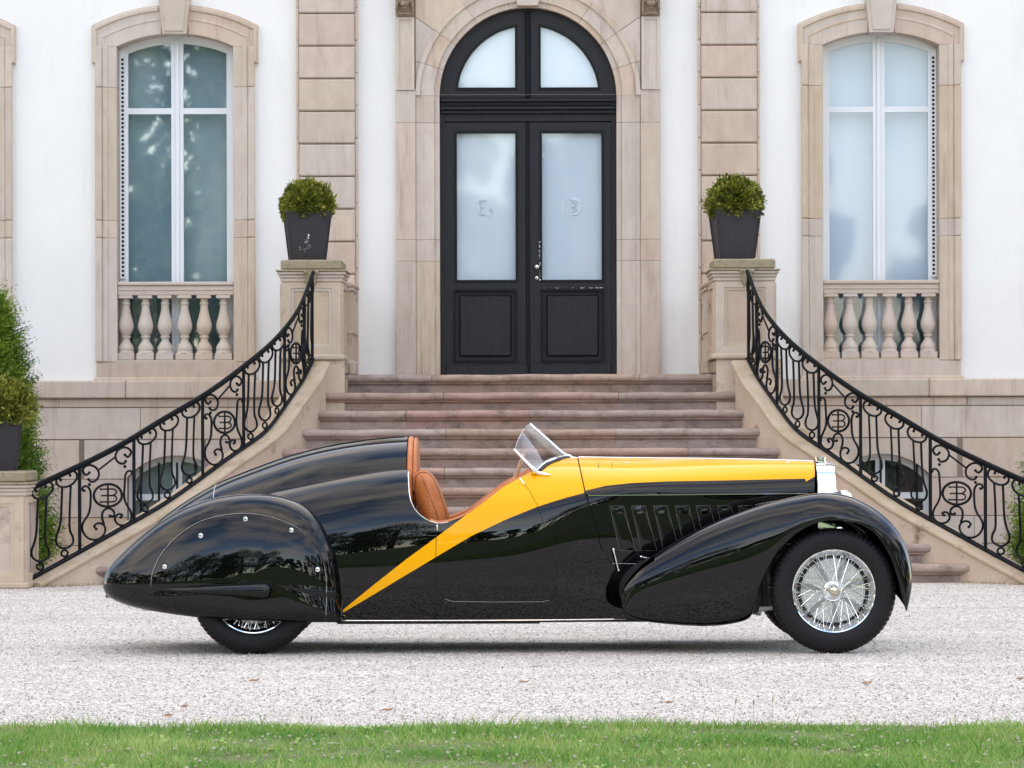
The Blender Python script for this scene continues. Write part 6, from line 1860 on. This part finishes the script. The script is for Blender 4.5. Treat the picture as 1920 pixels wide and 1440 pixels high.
# ---------------- wheels
R_T = .3595
def wheel(x, ycen, zcen, side, fine=True, spin=0.0):
    """side -1: outer face towards the camera"""
    c = (x, ycen, zcen); hw = .080; o = side
    N_ = 216
    prof = [(.232, .055*o), (.240, .068*o), (.262, .080*o), (.290, .083*o), (.315, .080*o), (.333, .0735*o), (.3475, .063*o), (.3555, .049*o), (R_T, .025*o), (R_T, 0), (R_T, -.025*o), (.3555, -.049*o), (.3475, -.063*o), (.330, -.075*o), (.290, -.083*o), (.25, -.075*o), (.232, -.055*o)]
    prof = prof if o > 0 else prof
    def mod(r, h, k, j):
        if 5 <= j <= 7 or 11 <= j <= 13: return r - (.009 if (k % 3 == 0) else 0)
        if 8 <= j <= 10: return r - (.003 if (k % 3 == 0) else 0)
        return r
    m = M(); m.lathe(prof, N_, c, 'Y', mod=mod)
    W = cb('wheel', m, MT['rubber'], smooth=32, fix=True)
    W['label'] = 'wire wheel with treaded black tyre and chromed rim'
    m = M(); m.lathe([(.238, .050*o), (.2395, .062*o), (.237, .068*o), (.231, .066*o), (.2265, .055*o), (.216, .045*o), (.213, .020*o), (.205, .012*o), (.203, -.030*o), (.213, -.045*o), (.235, -.060*o), (.238, -.05*o)], 96, c, 'Y')
    build('rim', m, MT['chrome'], W, smooth=40, fix=True)
    # spoke nipples
    # spokes: outer row from the hub nose, inner row from the hub root, laced crosswise
    def spoke(a_hub, r_hub, y_hub, a_rim, y_rim):
        p0 = Vector((r_hub*cos(a_hub), y_hub*o, r_hub*sin(a_hub))); p1 = Vector((.2165*cos(a_rim), y_rim*o, .2165*sin(a_rim)))
        return p0, p1
    protos = {}
    ns = 24
    for row, (rh, yh, yr, d) in enumerate(((.036, .060, .046, .30), (.036, .060, .040, -.30), (.060, .000, .030, .55), (.060, .000, .022, -.55))):
        n_ = (14, 14, 22, 22)[row]
        for k in range(n_):
            ar = 2*pi*(k+(0, .5, .1, .6)[row])/n_+spin; ah = ar+d*2.3
            p0, p1 = spoke(ah, rh, yh, ar, yr)
            if row not in protos:
                m = M(); m.tube([p0, p0.lerp(p1, .5), p0.lerp(p1, .93), p1], [.0016, .0016, .0016, .0032], 4)
                q = build('spoke', m, MT['chrome'], W, loc=c, origin=(0, 0, 0)); protos[row] = (q, ar)
            else:
                q0, a0 = protos[row]; q = copy_of(q0, c, W); q.rotation_euler = (0, -(ar-a0), 0)
    # finned drum
    m = M(); pr = [(.178, -.05*o), (.180, .0)]
    rings = []
    for i in range(11):
        r = .170-.0105*i; rings += [(r+.004, .004*o), (r+.002, .010*o), (r-.002, .010*o), (r-.004, .004*o)]
    m.lathe([(.186, -.055*o), (.188, -.01*o), (.184, .004*o), (.178, .0)]+rings+[(.05, .004*o)], 84, c, 'Y'); dm = build('brake_drum', m, MT['alu'], W, smooth=40, fix=True)
    m = M()
    for k in range(7):
        a = 2*pi*k/7+.3+spin
        ca, sa = cos(a), sin(a); y0, y1 = sorted((ycen+.004*o, ycen+.014*o))
        vs = [(x+ca*.062-sa*.006, z_, zcen+sa*.062+ca*.006) for z_ in (y0,)]
        def q(r, t, yy): return (x+ca*r-sa*t, yy, zcen+sa*r+ca*t)
        m.add([q(.06, -.006, y0), q(.176, -.017, y0), q(.176, .017, y0), q(.06, .006, y0), q(.06, -.006, y1), q(.176, -.017, y1), q(.176, .017, y1), q(.06, .006, y1)],
              [(0, 1, 2, 3), (4, 7, 6, 5), (0, 4, 5, 1), (1, 5, 6, 2), (2, 6, 7, 3), (3, 7, 4, 0)])
    build('drum_web', m, MT['alu_dark'], W)
    m = M(); m.lathe([(.190, -.05*o), (.192, .006*o), (.197, .006*o), (.198, -.05*o)], 84, c, 'Y'); build('drum_gap', m, MT['matt_black'], W, fix=True)
    # hub and two-eared spinner
    m = M(); m.lathe([(.066, -.01*o), (.066, .010*o), (.056, .022*o), (.040, .030*o), (.038, .062*o), (.030, .072*o), (0, .072*o)], 36, c, 'Y'); build('hub', m, MT['chrome'], W, smooth=40, fix=True)
    m = M(); m.lathe([(.030, .070*o), (.029, .086*o), (.025, .095*o), (.014, .1005*o), (0, .102*o)], 28, c, 'Y')
    sp = build('spinner', m, MT['brassy'], W, smooth=60, fix=True)
    m = M(); a = radians(33)
    for e in (0, pi):
        ca, sa = cos(a+e), sin(a+e)
        def q(r, t, yy): return (x+ca*r-sa*t, ycen+yy*o, zcen+sa*r+ca*t)
        m.add([q(.015, -.020, .070), q(.062, -.006, .078), q(.068, .002, .080), q(.062, .008, .078), q(.015, .020, .070), q(.015, -.018, .084), q(.062, -.004, .090), q(.068, .002, .090), q(.062, .006, .090), q(.015, .018, .084)],
              [(0, 1, 6, 5), (1, 2, 7, 6), (2, 3, 8, 7), (3, 4, 9, 8), (5, 6, 7, 8, 9), (4, 3, 2, 1, 0)])
    build('spinner_ear', m, MT['alu'], W, fix=True)
    return W
XF, XR = X_at(1562, YC-.70), X_at(475, YC-.62)
wheel(XF, YC-.66, R_T-.002, -1); wheel(XF, YC+.66, R_T-.002, 1, spin=.1)
wheel(XR, YC-.60, R_T-.002, -1, spin=.13); wheel(XR, YC+.60, R_T-.002, 1, spin=.2)

# ---------------- chassis below
m = M(); m.box(xc(640), xc(1010), YC-.575, YC+.575, .168, .205); m.box(xc(1010), xc(1230), YC-.44, YC+.44, .170, .206); cb('undertray', m, MT['matt_black'])
for s in (-1, 1):
    a, b = sorted((YC+s*.655, YC+s*.60)); m = M(); m.tube([(xc(p, .6), YC+s*(sec(xc(p, .6), 1)[0]-.006), ZB-.004) for p in range(630, 1220, 10)], .011, 6); cb('sill', m, MT['matt_black'])
    m = M(); m.tube([(xc(p, .6), YC+s*(sec(xc(p, .6), 1)[0]+.005), ZB-.001) for p in range(630, 1190, 10)], .0028, 5); cb('sill_trim', m, MT['chrome'])
    a, b = sorted((YC+s*.36, YC+s*.30)); m = M(); m.cbox(xc(900), xc(1640), a, b, .30, .42, .01); cb('chassis_rail', m, MT['matt_black'])
    # front leaf spring, shackle and damper glimpsed behind the tyre
    m = M(); m.tube([(xc(1400), YC+s*.38, .235), (xc(1440), YC+s*.38, .25), (xc(1500), YC+s*.38, .225), (xc(1560), YC+s*.38, .235), (xc(1640), YC+s*.38, .30)], .017, 6); cb('leaf_spring', m, MT['alu'])
    m = M(); m.tube([(xc(1432), YC+s*.52, .38), (xc(1448), YC+s*.52, .385)], .009, 8); m.sphere((xc(1434), YC+s*.52, .38), .016, 8, 6); cb('damper', m, MT['chrome'], smooth=60)
    m = M(); m.tube([(xc(1422), YC+s*.45, .50), (xc(1426), YC+s*.45, .26)], .035, 8); cb('damper_housing', m, MT['matt_black'])
    m = M(); m.tube([(xc(1530), YC+s*.34, .60), (xc(1580), YC+s*.50, .66), (xc(1650), YC+s*.58, .60)], .010, 6); m.tube([(xc(1545), YC+s*.34, .66), (xc(1600), YC+s*.46, .70)], .008, 6); cb('wing_stay', m, MT['chrome'])
m = M(); m.tube([(XF, YC-.58, .33), (XF, YC-.40, .27), (XF, YC+.40, .27), (XF, YC+.58, .33)], .028, 10); cb('front_axle', m, MT['alu'], smooth=60)
m = M(); m.tube([(XR, YC-.52, R_T), (XR, YC+.52, R_T)], .05, 10); m.sphere((XR, YC, R_T), .13, 14, 10); cb('rear_axle', m, MT['matt_black'], smooth=60)
m = M(); m.cbox(xc(1340), xc(1520), YC-.28, YC+.28, .24, .62, .03); cb('engine_sump', m, MT['matt_black'])
m = M(); m.tube([(xc(1420), YC-.30, .22), (xc(1395), YC-.30, .235), (xc(1370), YC-.3, .23)], .035, 10, ell=(1.5, .7)); cb('front_pan', m, MT['alu'], smooth=60)
m = M(); m.tube([(xc(1300), YC+.25, .2), (xc(900), YC+.25, .17), (xc(500), YC+.22, .20), (xc(260), YC+.2, .24)], .028, 10); cb('exhaust_pipe', m, MT['alu'], smooth=60)
m = M(); m.box(xc(300), xc(640), YC-.46, YC+.46, .24, .34); cb('rear_undertray', m, MT['matt_black'])
